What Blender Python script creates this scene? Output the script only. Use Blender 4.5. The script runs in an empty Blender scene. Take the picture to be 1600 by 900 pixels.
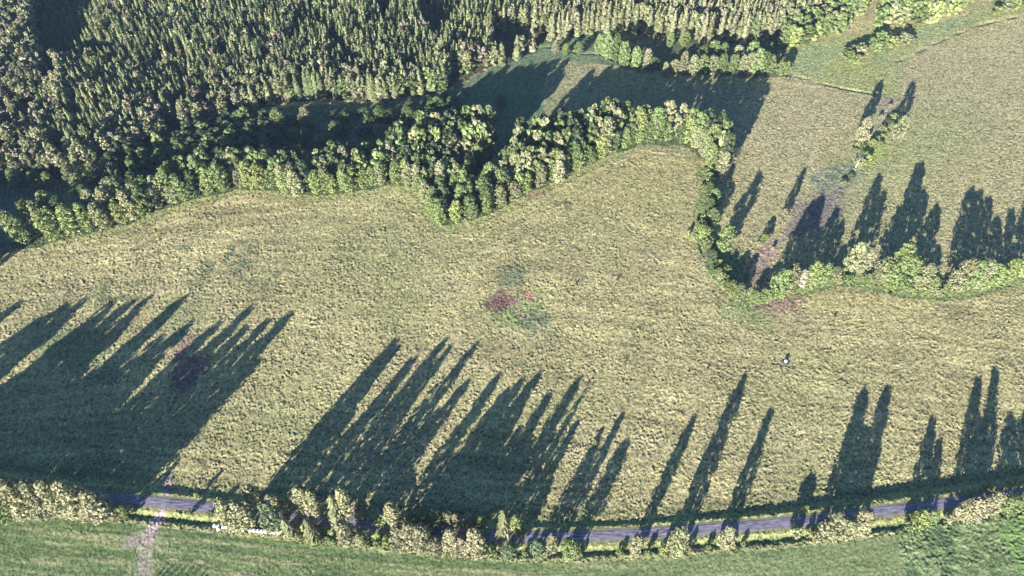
import bpy, math, random
import numpy as np
from mathutils import Vector

# ------------------------------------------------------------------ camera, world, sun, exposure
SC = bpy.context.scene
H = 280.0                       # height of the drone
PITCH = math.radians(50)
FPX = 1081.0                    # focal length in photo pixels (1600 wide)
SUN_EL, SUN_AZ = math.radians(14.3), math.radians(29.5)   # shadows run this far right of +Y

cam_d = bpy.data.cameras.new("camera")
cam = bpy.data.objects.new("camera", cam_d)
SC.collection.objects.link(cam)
cam.location = (0, 0, H)
cam.rotation_euler = (math.pi / 2 - PITCH, 0, 0)
cam_d.sensor_width = 36.0
cam_d.lens = FPX / 1600 * 36.0
cam_d.clip_start, cam_d.clip_end = 1.0, 20000.0
SC.camera = cam

world = bpy.data.worlds.new("World")
SC.world = world
world.use_nodes = True
wn = world.node_tree
wn.nodes.clear()
w_out = wn.nodes.new("ShaderNodeOutputWorld")
w_bg = wn.nodes.new("ShaderNodeBackground")
w_sky = wn.nodes.new("ShaderNodeTexSky")
w_sky.sky_type = 'NISHITA'
w_sky.sun_disc = False
w_sky.sun_elevation = SUN_EL
w_sky.sun_rotation = math.radians(180) + SUN_AZ
w_sky.air_density = 1.0
w_sky.dust_density = 0.6
w_sky.ozone_density = 2.0
w_bg.inputs['Strength'].default_value = 0.046
w_hs = wn.nodes.new("ShaderNodeHueSaturation")
w_hs.inputs['Saturation'].default_value = 1.25
wn.links.new(w_sky.outputs[0], w_hs.inputs['Color'])
wn.links.new(w_hs.outputs[0], w_bg.inputs[0])
wn.links.new(w_bg.outputs[0], w_out.inputs[0])

sun_d = bpy.data.lights.new("sun", 'SUN')
sun_d.energy = 5.0
sun_d.angle = math.radians(0.5)
sun_d.color = (1.0, 0.935, 0.845)
sun = bpy.data.objects.new("sun", sun_d)
SC.collection.objects.link(sun)
sd = Vector((math.sin(SUN_AZ) * math.cos(SUN_EL), math.cos(SUN_AZ) * math.cos(SUN_EL), -math.sin(SUN_EL)))
sun.rotation_euler = sd.to_track_quat('-Z', 'Y').to_euler()
sun.location = (-200, -300, 400)

SC.view_settings.view_transform = 'Standard'
SC.view_settings.look = 'None'
SC.view_settings.gamma = 1.0
SC.view_settings.exposure = 2.03
HAZE = 0.00005
SC.cycles.volume_bounces = 0
SC.cycles.max_bounces = 5
SC.cycles.diffuse_bounces = 2
SC.cycles.glossy_bounces = 1
SC.cycles.transparent_max_bounces = 4

COL = SC.collection
rng = np.random.default_rng(7)
R = random.Random(11)

# ------------------------------------------------------------------ photo pixel <-> ground plane
SP, CP = math.sin(PITCH), math.cos(PITCH)

def W(u, v):
    """point of the level ground seen at photo pixel (u, v)"""
    u = np.asarray(u, float); v = np.asarray(v, float)
    up = (450 - v) / FPX
    fh, dn = CP + SP * up, SP - CP * up
    return (u - 800) / FPX / dn * H, fh / dn * H

def PX(x, y):
    d = y * CP + H * SP
    up = (y * SP - H * CP) / d
    return 800 + FPX * x / d, 450 - FPX * up

def in_poly(u, v, poly):
    u = np.asarray(u, float); v = np.asarray(v, float)
    r = np.zeros(u.shape, bool)
    n = len(poly)
    for i in range(n):
        x0, y0 = poly[i]; x1, y1 = poly[(i + 1) % n]
        if y0 == y1: continue
        c = ((y0 > v) != (y1 > v))
        xi = (x1 - x0) * (v - y0) / (y1 - y0) + x0
        r ^= c & (u < xi)
    return r

def line_dist(x, y, pts, near=14):
    """distance to a polyline, and the signed side (+ = left of it), and the parameter of the nearest point"""
    if x.size > 2000 and near:
        A = np.array(pts); m = ((x > A[:, 0].min() - near) & (x < A[:, 0].max() + near) & (y > A[:, 1].min() - near) & (y < A[:, 1].max() + near))
        i = np.nonzero(m)[0]; D, S_, P_ = np.full(x.shape, 1e6), np.ones(x.shape), np.zeros(x.shape)
        if len(i): D[i], S_[i], P_[i] = line_dist(x[i], y[i], pts, 0)
        return D, S_, P_
    best = np.full(x.shape, 1e9); side = np.zeros(x.shape); par = np.zeros(x.shape)
    for i in range(len(pts) - 1):
        ax, ay = pts[i]; bx, by = pts[i + 1]
        dx, dy = bx - ax, by - ay
        L = dx * dx + dy * dy
        t = np.clip(((x - ax) * dx + (y - ay) * dy) / L, 0, 1)
        d = np.hypot(x - ax - t * dx, y - ay - t * dy)
        m = d < best
        best = np.where(m, d, best)
        side = np.where(m, np.sign(dx * (y - ay) - dy * (x - ax)), side)
        par = np.where(m, i + t, par)
    return best, side, par

def smooth_line(pts, n=6):
    out = []
    P = [pts[0]] + list(pts) + [pts[-1]]
    for i in range(1, len(P) - 2):
        for k in range(n):
            t = k / n
            a, b, c, d = P[i - 1], P[i], P[i + 1], P[i + 2]
            out.append(tuple(0.5 * (2 * b[j] + (c[j] - a[j]) * t + (2 * a[j] - 5 * b[j] + 4 * c[j] - d[j]) * t * t
                       + (3 * b[j] - a[j] - 3 * c[j] + d[j]) * t ** 3) for j in (0, 1)))
    out.append(tuple(pts[-1]))
    return out

_lat = np.random.default_rng(99).random((16, 512, 512))
def vn(x, y, wl, seed=0):
    """value noise 0..1 with wavelength wl"""
    x = x / wl + 17.3 * seed; y = y / wl + 31.7 * seed
    xi = np.floor(x).astype(int); yi = np.floor(y).astype(int)
    fx = x - xi; fy = y - yi
    fx = fx * fx * (3 - 2 * fx); fy = fy * fy * (3 - 2 * fy)
    L = _lat[seed % 16]
    a = L[xi % 512, yi % 512]; b = L[(xi + 1) % 512, yi % 512]
    c = L[xi % 512, (yi + 1) % 512]; d = L[(xi + 1) % 512, (yi + 1) % 512]
    return (a * (1 - fx) + b * fx) * (1 - fy) + (c * (1 - fx) + d * fx) * fy

def fbm(x, y, wl, seed=0, o=3):
    s = 0; a = 1; t = 0
    for k in range(o):
        s = s + a * vn(x, y, wl / 2 ** k, seed + k); t += a; a *= 0.55
    return s / t

def sstep(a, b, x):
    t = np.clip((x - a) / (b - a), 0, 1)
    return t * t * (3 - 2 * t)

# ------------------------------------------------------------------ the road and its low bank
road_px = [(-560, 690), (-300, 724), (-120, 746), (0, 760), (60, 766), (130, 774), (220, 783), (300, 791), (345, 796), (430, 805),
           (520, 814), (600, 823), (700, 833), (800, 839), (900, 839), (1000, 835), (1100, 828), (1200, 821),
           (1300, 811), (1400, 799), (1500, 787), (1600, 775), (1750, 757), (2100, 712)]
ROAD = smooth_line([tuple(float(c) for c in W(*p)) for p in road_px], 5)
_rx = np.array([p[0] for p in ROAD])

def bank_h(x):
    return 0.9 + 1.7 * sstep(40, 190, x) + 0.3 * sstep(-60, -160, x)

def macro(x, y):
    """large shape of the land: level valley floor, road on a low bank, ditches"""
    x = np.asarray(x, float); y = np.asarray(y, float)
    shp = x.shape
    x = x.ravel(); y = y.ravel()
    z = np.zeros(x.shape)
    m = y < 230
    if m.any():
        d, s, _ = line_dist(x[m], y[m], ROAD, 0)
        e = bank_h(x[m]); sd_ = d * s
        north = e * (1 - sstep(3.6, 3.6 + 2.1 * e, sd_))
        south = e * 0.92 - 0.9 * np.exp(-((sd_ + 6.2) / 1.5) ** 2)
        z[m] = np.where(s > 0, north, np.where(d < 3.6, e, e + (south - e) * sstep(3.6, 5.2, d)))
    z += 1.2 * (vn(x, y, 90, 3) - 0.5) * sstep(190, 260, y)
    return z.reshape(shp)

def ground_z(x, y):
    return float(macro(np.array([x]), np.array([y]))[0])

# ------------------------------------------------------------------ ditches and streams (as pixel lines)
def wl(pts, n=5): return smooth_line([tuple(float(c) for c in W(*p)) for p in pts], n)
DITCH = [
    (wl([(1225, 116), (1255, 121), (1290, 131), (1330, 140), (1368, 146)]), 1.3, 0.9),
    (wl([(1398, 98), (1420, 88), (1455, 70), (1500, 50), (1545, 35), (1600, 24), (1680, 12)]), 1.6, 0.9),
    (wl([(818, 83), (835, 82), (850, 74), (880, 77), (905, 84), (935, 84), (955, 92), (1000, 108)]), 1.2, 1.0),
    (wl([(1090, 372), (1100, 402), (1118, 432), (1138, 455), (1162, 468)]), 1.0, 0.7),
    (wl([(1170, 420), (1163, 445), (1166, 462), (1168, 480)]), 0.9, 0.6),
    (wl([(500, 163), (525, 165), (545, 160), (575, 166)]), 0.8, 0.5),
]

# ------------------------------------------------------------------ the land, one fine sheet cut by kind of cover
def axis(a, b, s0, s1, outer):
    v = [a]
    while v[-1] < b:
        v.append(v[-1] + s0 + (s1 - s0) * (v[-1] - a) / (b - a))
    return np.array([a - o for o in outer[::-1]] + v + [v[-1] + o for o in outer])

ys = axis(62, 640, 0.36, 0.95, [15, 40, 150, 500, 1500, 5000, 12000])
so = [1.03, 1.07, 1.12, 1.18, 1.25, 1.35, 1.5, 2, 4, 12, 50]
ss = np.concatenate([[-q for q in so[::-1]], np.linspace(-1, 1, 1201), so])
NX, NY = len(ss), len(ys)
SX, GY = np.meshgrid(ss, ys)
gy = GY.ravel()
gx = SX.ravel() * (830 / FPX) * (np.clip(gy, 62, 640) * CP + H * SP)
inner = (np.abs(SX.ravel()) < 1.36) & (gy > 61) & (gy < 642)
xs = np.array([gx.min(), gx.max()])
gu, gv = PX(gx, np.maximum(gy, -200))
# wobble of every drawn outline, anchored to the land
wu = gu + 9 * (vn(gx, gy, 9, 1) - .5) + 5 * (vn(gx, gy, 3.2, 2) - .5)
wv = gv + 6 * (vn(gx, gy, 9, 4) - .5) + 4 * (vn(gx, gy, 3.2, 5) - .5)

hi = np.random.default_rng(3).random(len(gx))
_fine = .55 * (vn(gx, gy, 2.2, 9) - .5) + .45 * (vn(gx, gy, .8, 7) - .5)
def blob(cx, cy, rx, ry, ang=0, soft=.35):
    a = math.radians(ang)
    dx, dy = wu - cx, wv - cy
    p = dx * math.cos(a) + dy * math.sin(a); q = -dx * math.sin(a) + dy * math.cos(a)
    r = np.sqrt((p / rx) ** 2 + (q / ry) ** 2) + _fine
    return 1 - sstep(1 - soft, 1 + soft, r)

def poly_m(poly, w=None):
    return in_poly(wu, wv, poly).astype(float)

def paint(m, c, k=1.0):
    global colr
    m = m * k
    i = np.nonzero(m > .004)[0]
    q = m[i][:, None]
    colr[i] = colr[i] * (1 - q) + np.array(c)[None, :] * q

z = macro(gx, gy)
d_road, s_road = np.full(gx.shape, 1e6), np.ones(gx.shape)
_i = np.nonzero(gy < 262)[0]
d_road[_i], s_road[_i], _p = line_dist(gx[_i], gy[_i], [p for p in ROAD[::2]] + [ROAD[-1]], 0)
sgn = d_road * s_road

FOREST = [(-520, -140), (1350, -140), (1335, -40), (1292, 8), (1245, 46), (1180, 66), (1100, 68), (1040, 61), (990, 51),
          (930, 51), (900, 58), (850, 66), (812, 92), (798, 98), (770, 104), (735, 120), (690, 143), (600, 158), (520, 155),
          (440, 161), (400, 172), (340, 192), (290, 206), (240, 231), (190, 252), (130, 277), (60, 284), (0, 289),
          (-200, 300), (-520, 312)]
BELT = [(20, 392), (55, 384), (110, 370), (180, 357), (260, 325), (330, 306), (380, 296), (430, 297), (480, 307), (560, 299),
        (610, 289), (650, 298), (668, 328), (690, 353), (740, 343), (800, 318), (850, 292), (930, 255), (1000, 226),
        (1060, 226), (1088, 236), (1112, 268), (1134, 262), (1126, 236), (1080, 215), (1000, 211), (940, 214), (870, 222),
        (822, 236), (796, 252), (784, 286), (752, 302), (735, 285), (772, 246), (768, 222), (742, 210), (700, 222), (640, 238), (560, 258),
        (480, 268), (400, 273), (330, 282), (280, 298), (230, 312), (160, 332), (120, 343), (60, 358), (20, 372)]

meadow_c = np.array([.322, .286, .148])
colr = np.tile(meadow_c, (len(gx), 1))
big = fbm(gx, gy, 60, 6, 3)[:, None]; mid = fbm(gx, gy, 14, 9, 3)[:, None]
colr *= (0.74 + 0.52 * mid)
g = np.clip((big - .42) * 2.6, 0, 1)
colr = colr * (1 - g * .45) + np.array([.235, .25, .11]) * g * .45
pk = np.clip((fbm(gx, gy, 22, 12, 3)[:, None] - .52) * 4, 0, 1)
colr = colr * (1 - pk * .35) + np.array([.32, .27, .17]) * pk * .35
# mown flow lines (stretched across the meadow, bending with the belt)
fl_ = vn(gx * .06 + 9 * vn(gx, gy, 120, 7), gy + .18 * gx * sstep(-300, 50, gx) + 26 * vn(gx, gy, 130, 8), 2.1, 10)
fl = fl_[:, None]
colr *= 0.80 + 0.40 * fl
# mowing streaks that follow the belt, and the lane
_bl = wl([(55, 386), (180, 361), (260, 329), (330, 309), (430, 301), (560, 303), (650, 303), (690, 357), (740, 347), (850, 296), (930, 259), (1000, 228), (1060, 229)], 3)
dB, _, pB = line_dist(gx, gy, _bl, 70)
dB = dB + 3 * (vn(gx, gy, 25, 3) - .5)
k_ = (1 - sstep(15, 65, dB)) * (gv > 225)
colr *= (1 + k_ * .55 * (vn(pB * 1.3, dB, 1.5, 12) - .5))[:, None]
k_ = (1 - sstep(12, 50, sgn)) * (s_road > 0) * (gy < 260)
colr *= (1 + k_ * .5 * (vn(gx * .05, sgn + 2 * vn(gx, gy, 30, 3), 1.5, 13) - .5))[:, None]
# beige upland meadow, top right
paint(poly_m([(1170, 118), (1300, 140), (1420, 80), (1620, 28), (1700, 20), (1700, 420), (1180, 430), (1130, 300)]), (.30, .272, .15), .62)
paint(blob(1500, 130, 160, 60, -10, .6), (.31, .275, .165), .5)
paint(blob(1420, 230, 110, 50, -20, .6), (.235, .27, .11), .5)
paint(blob(1250, 200, 70, 70, 0, .6), (.33, .285, .17), .5)
paint(blob(560, 400, 150, 70, 0, .7), (.25, .25, .115), .5)
paint(blob(980, 300, 150, 60, 0, .7), (.30, .27, .13), .5)
# rank dark herbs
dk = sstep(.52, .7, fbm(gx, gy, 6, 13, 2))
for b in ((350, 432, 60, 26, -8), (440, 445, 40, 22, 10), (150, 462, 110, 32, -5), (350, 395, 70, 25, 0), (740, 300, 0.1, .1, 0),
          (975, 275, 35, 10, 0), (890, 320, 45, 14, 0), (600, 395, 60, 18, 0), (1150, 500, 60, 14, 0)):
    paint(blob(*b, .6) * dk, (.135, .15, .08), .75)
# edges of the belt: fresh green strip
dbelt, _, _ = line_dist(gx, gy, wl([(55, 386), (110, 373), (180, 361), (260, 329), (330, 309), (380, 299), (430, 301), (480, 311), (560, 303), (610, 293), (650, 303),
                                    (668, 333), (690, 357), (740, 347), (800, 322), (850, 296), (930, 259), (1000, 228), (1060, 229), (1090, 242), (1098, 300), (1090, 360), (1110, 425), (1150, 468)], 3))
paint((1 - sstep(.8, 5.0, dbelt + 3 * (vn(gx, gy, 5, 4) - .5))) * (.35 + .65 * vn(gx, gy, 3, 5)), (.225, .265, .10), .7)
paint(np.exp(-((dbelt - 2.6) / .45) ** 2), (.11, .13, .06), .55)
paint(blob(845, 302, 24, 5, -27), (.25, .16, .13), .6)
# valley floor behind the belt
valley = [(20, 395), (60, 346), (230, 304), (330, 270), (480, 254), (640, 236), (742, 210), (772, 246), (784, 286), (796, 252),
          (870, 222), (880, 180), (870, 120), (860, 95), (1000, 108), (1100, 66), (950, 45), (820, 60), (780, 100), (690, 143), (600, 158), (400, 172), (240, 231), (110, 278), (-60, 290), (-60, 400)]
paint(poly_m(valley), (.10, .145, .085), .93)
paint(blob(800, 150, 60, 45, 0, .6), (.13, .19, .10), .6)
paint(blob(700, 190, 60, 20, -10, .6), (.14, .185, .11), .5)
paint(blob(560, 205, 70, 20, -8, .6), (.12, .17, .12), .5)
paint(poly_m([(-60, 286), (110, 285), (110, 318), (60, 332), (-60, 338)]), (.14, .17, .12), .7)
rows = (np.sin(gu * .85 + gv * .15) * .5 + .5)
paint(poly_m([(-60, 286), (105, 285), (108, 318), (50, 328), (-60, 332)]) * rows, (.05, .09, .06), .6)
paint(blob(55, 322, 60, 2.2, -12), (.25, .2, .16), .5)
# between peninsula and north wood: shaded meadow stays straw
paint(poly_m([(866, 92), (925, 98), (1000, 112), (1180, 118), (1180, 128), (1120, 250), (900, 215), (850, 190), (845, 140)]), (.24, .235, .135), .85)
paint(blob(880, 88, 50, 8, 4), (.13, .18, .11), .8)
paint(poly_m([(1000, 112), (1035, 113), (1240, 122), (1230, 62), (1100, 62), (960, 48), (920, 70), (960, 100)]), (.095, .12, .06), .9)  # shade around and behind the north row, painted into the ground colour
paint(blob(828, 68, 25, 9, -35), (.16, .22, .12), .7)
# marsh, top right corner of the valley
marsh = [(1228, 112), (1232, 70), (1300, 60), (1360, 45), (1470, 40), (1560, -5), (1660, -20), (1660, 8), (1545, 30), (1455, 66), (1405, 92), (1405, 150),
         (1372, 158), (1352, 142), (1290, 130)]
mm = poly_m(marsh)
paint(mm, (.255, .275, .115), .9)
for b in ((1260, 95, 35, 22, 0), (1380, 92, 18, 7, 10), (1500, 32, 35, 7, -10), (1300, 78, 40, 8, 5), (1440, 55, 30, 8, -15), (1470, 42, 26, 6, 0)):
    paint(blob(*b) , (.215, .265, .14), .6)
for b in ((1330, 105, 34, 7, 10), (1410, 60, 30, 8, -10), (1345, 125, 20, 8, 0), (1560, 20, 50, 6, -10)):
    paint(blob(*b), (.27, .27, .10), .6)
# green run through the right meadow
paint(blob(1365, 235, 20, 22, 30, .4), (.24, .30, .08), .75)
paint(blob(1375, 175, 28, 20, 0, .5), (.26, .25, .15), .7)
paint(blob(1388, 160, 14, 10, 0, .4), (.22, .16, .17), .5)
teal = np.clip(blob(1300, 280, 36, 22, -20) + blob(1328, 268, 24, 14, 20), 0, 1)
paint(teal, (.195, .22, .15), .65)
paint(teal * sstep(.5, .62, fbm(gx, gy, 4, 3, 2)), (.10, .135, .095), .7)
paint(blob(1300, 250, 22, 8, -10), (.22, .21, .09), .6)
paint(blob(1280, 330, 45, 26, -35, .4), (.16, .13, .155), .7)
paint(blob(1250, 350, 48, 12, -45, .5), (.17, .14, .13), .6)
paint(blob(1190, 410, 42, 15, -58, .4), (.29, .215, .185), .95)
paint(blob(1183, 438, 18, 12, -50, .4), (.15, .14, .08), .7)
# hedge hollow of the right belt
paint(poly_m([(1090, 370), (1112, 368), (1140, 380), (1160, 400), (1170, 430), (1160, 464), (1130, 452), (1105, 420)]), (.11, .165, .075), .85)
paint(poly_m([(1090, 260), (1130, 262), (1120, 300), (1125, 345), (1100, 360), (1088, 340), (1098, 300)]), (.14, .19, .075), .8)
river_n = wl([(1160, 474), (1200, 466), (1250, 452), (1300, 438), (1340, 440), (1400, 452), (1450, 458), (1510, 455), (1560, 440), (1620, 425), (1760, 400)], 3)
driv, srv, _ = line_dist(gx, gy, river_n)
paint(1 - sstep(3, 7.5, driv), (.20, .26, .10), .85)
paint(np.exp(-((driv * srv + 4.2) / .8) ** 2), (.10, .12, .06), .7)
for pts, k in (([(1188, 120), (1240, 129), (1290, 136), (1345, 142)], .8), ([(1084, 365), (1096, 410), (1118, 442), (1150, 468)], .7), ([(985, 221), (1010, 217), (1060, 222), (1082, 231)], .6),
               ([(372, 291), (395, 290), (420, 292)], .6), ([(1405, 98), (1445, 76), (1500, 55), (1560, 37), (1640, 26)], .5)):
    dd, _, _ = line_dist(gx, gy, wl(pts, 4))
    paint(np.exp(-(dd / .7) ** 2), (.42, .40, .26), k)
# bare and wet spots in the meadow
paint(blob(1215, 477, 42, 12, -11, .3), (.235, .155, .135), .9)
paint(blob(1215, 495, 55, 14, 5, .7), (.26, .21, .15), .5)
paint(blob(1165, 495, 48, 16, 20, .5), (.18, .235, .09), .6)
paint(blob(805, 490, 52, 24, 12, .4), (.17, .225, .09), .75)
paint(blob(835, 500, 26, 12, 0, .4), (.15, .165, .11), .7)
paint(blob(830, 470, 30, 18, 0, .4), (.235, .26, .11), .6)
paint(in_poly(gu, gv, [(783, 415), (818, 415), (822, 446), (777, 447)]).astype(float), (.14, .165, .10), .75)
paint(blob(780, 472, 21, 13, -20, .35), (.165, .085, .085), .9)
paint(blob(800, 472, 12, 8, 0, .5), (.24, .14, .13), .55)
paint(blob(811, 490, 11, 6, 30, .4), (.24, .155, .14), .55)
paint(blob(823.5, 461.5, 9.5, 3.8, 55, .15), (.34, .17, .15), 1)
paint(blob(285, 500, 45, 34, -40, .4), (.18, .205, .10), .6)
paint(blob(293, 585, 36, 24, -45, .35), (.115, .078, .085), .9)
paint(blob(285, 543, 26, 12, -50, .35), (.22, .14, .12), .8)
paint(blob(278, 551, 6, 4, 0, .4), (.36, .17, .16), .9)
paint(blob(110, 545, 66, 34, 10, .5), (.12, .16, .075), .7)
paint(blob(165, 583, 28, 16, 0, .5), (.10, .12, .075), .6)
# faint tracks
TR = [([(1090, 476), (1130, 470), (1160, 478), (1220, 500)], .5), ([(1400, 175), (1402, 235), (1385, 262), (1350, 300), (1320, 325)], .5),
      ([(1405, 95), (1404, 170), (1398, 250)], .4), ([(830, 230), (845, 215), (860, 200)], .3),
      ([(1000, 475), (1090, 470), (1160, 472)], .4), ([(600, 420), (700, 445), (790, 430), (900, 405), (1050, 400)], .35)]
for pts, k in TR:
    dd, _, _ = line_dist(gx, gy, wl(pts, 4))
    paint(np.exp(-((dd - .8) / .35) ** 2), (.14, .15, .08), k)
for pts, w_, dep in DITCH:
    dd, _, _ = line_dist(gx, gy, pts)
    q = np.exp(-(dd / w_) ** 2) * sstep(.15, .6, vn(gx, gy, 8, 13))
    z -= dep * q
    paint(q, (.11, .135, .07), .75)
    paint(np.exp(-((dd - 2.2 * w_) / (.6 * w_)) ** 2), (.26, .27, .12), .4)
# wood floor
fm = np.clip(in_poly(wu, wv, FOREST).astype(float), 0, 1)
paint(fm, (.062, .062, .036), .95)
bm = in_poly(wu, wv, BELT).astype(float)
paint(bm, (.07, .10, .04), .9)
# verges and south fields
south = (s_road < 0) & (gy < 260)
sfield = np.clip(sstep(9.0, 11.0, d_road) * south, 0, 1)
vg_n = (1 - sstep(5.5, 8.5, sgn)) * (s_road > 0) * (gy < 260)
paint(vg_n * (.5 + .5 * vn(gx, gy, 3, 5)), (.23, .26, .095), .9)
paint(np.exp(-((sgn - 9.5) / 2.2) ** 2) * (gy < 260), (.12, .14, .06), .6)
vg_s = (1 - sstep(9.6, 11, d_road)) * south
paint(vg_s, (.28, .285, .12), .9)
paint(np.exp(-((sgn + 6.2) / 1.4) ** 2) * (gy < 260), (.10, .15, .06), .8)
paint(np.exp(-((sgn + 10.0) / 1.3) ** 2) * (gy < 260), (.37, .35, .18), .7)
lane = vn(gx * .03 + vn(gx, gy, 80, 2), sgn + 3 * vn(gx, gy, 50, 5), 1.9, 11)
lane2 = vn(gx * .05, sgn + 2 * vn(gx, gy, 40, 6), .95, 12)
paint(sfield, (.108, .148, .060), 1)
paint(sfield * sstep(.35, .75, lane), (.19, .23, .095), .55)
paint(sfield * sstep(.60, .82, lane2), (.30, .285, .165), .6)
lane3 = vn(gx * .11 + 50, sgn * 1.0 + 1.5 * vn(gx, gy, 30, 8), .6, 14)
paint(sfield * sstep(.6, .9, lane3), (.25, .25, .13), .6)
paint(sfield * sstep(.4, .1, lane3), (.06, .095, .04), .45)
paint(sfield * sstep(.35, .12, lane2), (.07, .13, .05), .4)
paint(sfield * sstep(-60, 120, gx), (.185, .225, .105), .5)
crop_poly = [(1385, 818), (1400, 850), (1412, 960), (1900, 960), (1900, 700), (1600, 786)]
crop = in_poly(gu + 2 * (vn(gx, gy, 3, 3) - .5), gv, crop_poly).astype(float) * south * sstep(6, 8.5, d_road)
cn = fbm(gx, gy, 4.5, 14, 3); cn2 = fbm(gx + gy * .7, gy - gx * .7, 9, 2, 2)
paint(crop, (.15, .195, .085), 1)
paint(crop * sstep(.5, .66, cn), (.21, .26, .125), .8)
paint(crop * sstep(.47, .30, cn), (.085, .13, .062), .8)
paint(crop * in_poly(wu, wv, [(1548, 845), (1600, 790), (1720, 780), (1720, 960), (1610, 930), (1570, 880)]), (.155, .25, .075), .75)
paint(blob(1568, 870, 28, 4, 52, .4) * crop, (.2, .2, .13), .7)
# dirt crossing by the road
for pts, w_, c, k in (([(262, 744), (264, 757), (262, 782)], 1.8, (.25, .20, .21), .9),
                      ([(262, 786), (252, 806), (240, 828), (233, 846)], 2.4, (.44, .33, .31), 1),
                      ([(233, 846), (229, 862), (228, 885), (226, 905)], 3.0, (.30, .26, .22), .7),
                      ([(236, 838), (218, 845), (206, 848)], 3.0, (.30, .25, .22), .75),
                      ([(240, 845), (262, 868), (275, 880)], .5, (.30, .28, .17), .6), ([(246, 845), (285, 850), (330, 846)], .5, (.30, .28, .17), .5),
                      ([(222, 850), (205, 890), (200, 905)], .6, (.27, .26, .15), .6), ([(236, 855), (240, 905)], .6, (.27, .26, .15), .6)):
    dd, _, _ = line_dist(gx, gy, wl(pts, 4))
    paint((1 - sstep(w_ * .6, w_ * 1.3, dd + 1.2 * (vn(gx, gy, 1.6, 5) - .5))) * (1 if w_ > 1 else 1), c, k)

# relief: tussocks in the rough meadow, low sward in the fields
rough = np.ones(len(gx)) * .9
rough = rough * (1 - sfield * .62) + crop * .55
rough *= 1 - .45 * poly_m(valley)
rough *= 1 - .9 * (1 - sstep(2.6, 3.8, d_road)) * (gy < 260)
th = .45                                  # clumps lie a little across the light
qx, qy = gx * math.cos(th) - gy * math.sin(th), gx * math.sin(th) + gy * math.cos(th)
tus = vn(qx * .8, qy, 2.2, 4)
tus2 = vn(qx * .85, qy, 1.0, 8); tus3 = vn(gx, gy, .6, 11)
relief = .04 * (tus - .5) + (.15 * (tus2 - .5) + .44 * (tus3 - .5) + .30 * (hi - .5)) * (.55 + .9 * vn(gx, gy, 5, 2)) + .04 * (fl_ - .5) * (1 - sfield)
rough = rough * 1.0
cl = (.25 * tus2 + .40 * tus3 + .35 * hi)[:, None]      # dry straw on the crests of the tufts, green in their gaps
kk = np.clip(.9 * (rough > .05) * (1 - sfield * .35), 0, 1)[:, None]
cl = np.clip(.5 + (cl - .5) * 2.1, 0, 1)
colr = colr * (1 - kk + kk * (.42 + 1.16 * cl)) * (1 - kk * np.clip(.40 - cl, 0, 1) * np.array([1.0, .5, .8]))
relief += sfield * .22 * (lane - .5) + crop * .55 * (cn - .5)
z = z + relief * rough * inner
# young plantation rows, dark slot in the crossing, stay below the road
on_road = (d_road < 2.9) & (gy < 260)
z = np.where(on_road, np.minimum(z, macro(gx, gy) - .06), z)
z[~inner] = 0
z = np.where((~inner) & (gy < 230) & (s_road < 0) & (d_road > 10), .9 * bank_h(gx) * .92, z)
colr = np.clip(colr, .01, .8)

cls = np.zeros(len(gx), int)
cls[in_poly(gu, gv, FOREST)] = 3
cls[in_poly(gu, gv, marsh)] = 4
cls[south & (d_road > 10)] = 1
cls[crop > .5] = 2
cls[~inner] = 5

def nt(name):
    m = bpy.data.materials.new(name); m.use_nodes = True
    t = m.node_tree; t.nodes.clear()
    return m, t, t.nodes, t.links

def ground_mat(name, bump, s1, s2, lo, hi):
    m, t, N, L = nt(name)
    out = N.new("ShaderNodeOutputMaterial"); b = N.new("ShaderNodeBsdfPrincipled")
    b.inputs['Roughness'].default_value = .9
    b.inputs['Specular IOR Level'].default_value = .15
    at = N.new("ShaderNodeAttribute"); at.attribute_name = "cover"
    tc = N.new("ShaderNodeTexCoord")
    n1 = N.new("ShaderNodeTexNoise"); n1.inputs['Scale'].default_value = s1; n1.inputs['Detail'].default_value = 3; n1.inputs['Roughness'].default_value = .65
    n2 = N.new("ShaderNodeTexNoise"); n2.inputs['Scale'].default_value = s2; n2.inputs['Detail'].default_value = 2
    mp = N.new("ShaderNodeMapRange"); mp.inputs[1].default_value = .32; mp.inputs[2].default_value = .68
    mp.inputs[3].default_value = lo; mp.inputs[4].default_value = hi
    mul = N.new("ShaderNodeMix"); mul.data_type = 'RGBA'; mul.blend_type = 'MULTIPLY'; mul.inputs[0].default_value = 1
    hs = N.new("ShaderNodeHueSaturation")
    mp2 = N.new("ShaderNodeMapRange"); mp2.inputs[1].default_value = .3; mp2.inputs[2].default_value = .7
    mp2.inputs[3].default_value = .485; mp2.inputs[4].default_value = .52
    bp = N.new("ShaderNodeBump"); bp.inputs['Strength'].default_value = 1; bp.inputs['Distance'].default_value = bump
    L.new(tc.outputs['Object'], n1.inputs['Vector']); L.new(tc.outputs['Object'], n2.inputs['Vector'])
    L.new(n1.outputs[0], mp.inputs[0]); L.new(at.outputs['Color'], mul.inputs[6]); L.new(mp.outputs[0], mul.inputs[7])
    L.new(n2.outputs[0], mp2.inputs[0]); L.new(mp2.outputs[0], hs.inputs['Hue']); L.new(mul.outputs[2], hs.inputs['Color'])
    L.new(hs.outputs[0], b.inputs['Base Color'])
    ad = N.new("ShaderNodeMath"); ad.operation = 'ADD'
    L.new(n1.outputs[0], ad.inputs[0]); L.new(n2.outputs[0], ad.inputs[1])
    L.new(ad.outputs[0], bp.inputs['Height']); L.new(bp.outputs[0], b.inputs['Normal'])
    L.new(b.outputs[0], out.inputs[0])
    return m

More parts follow.
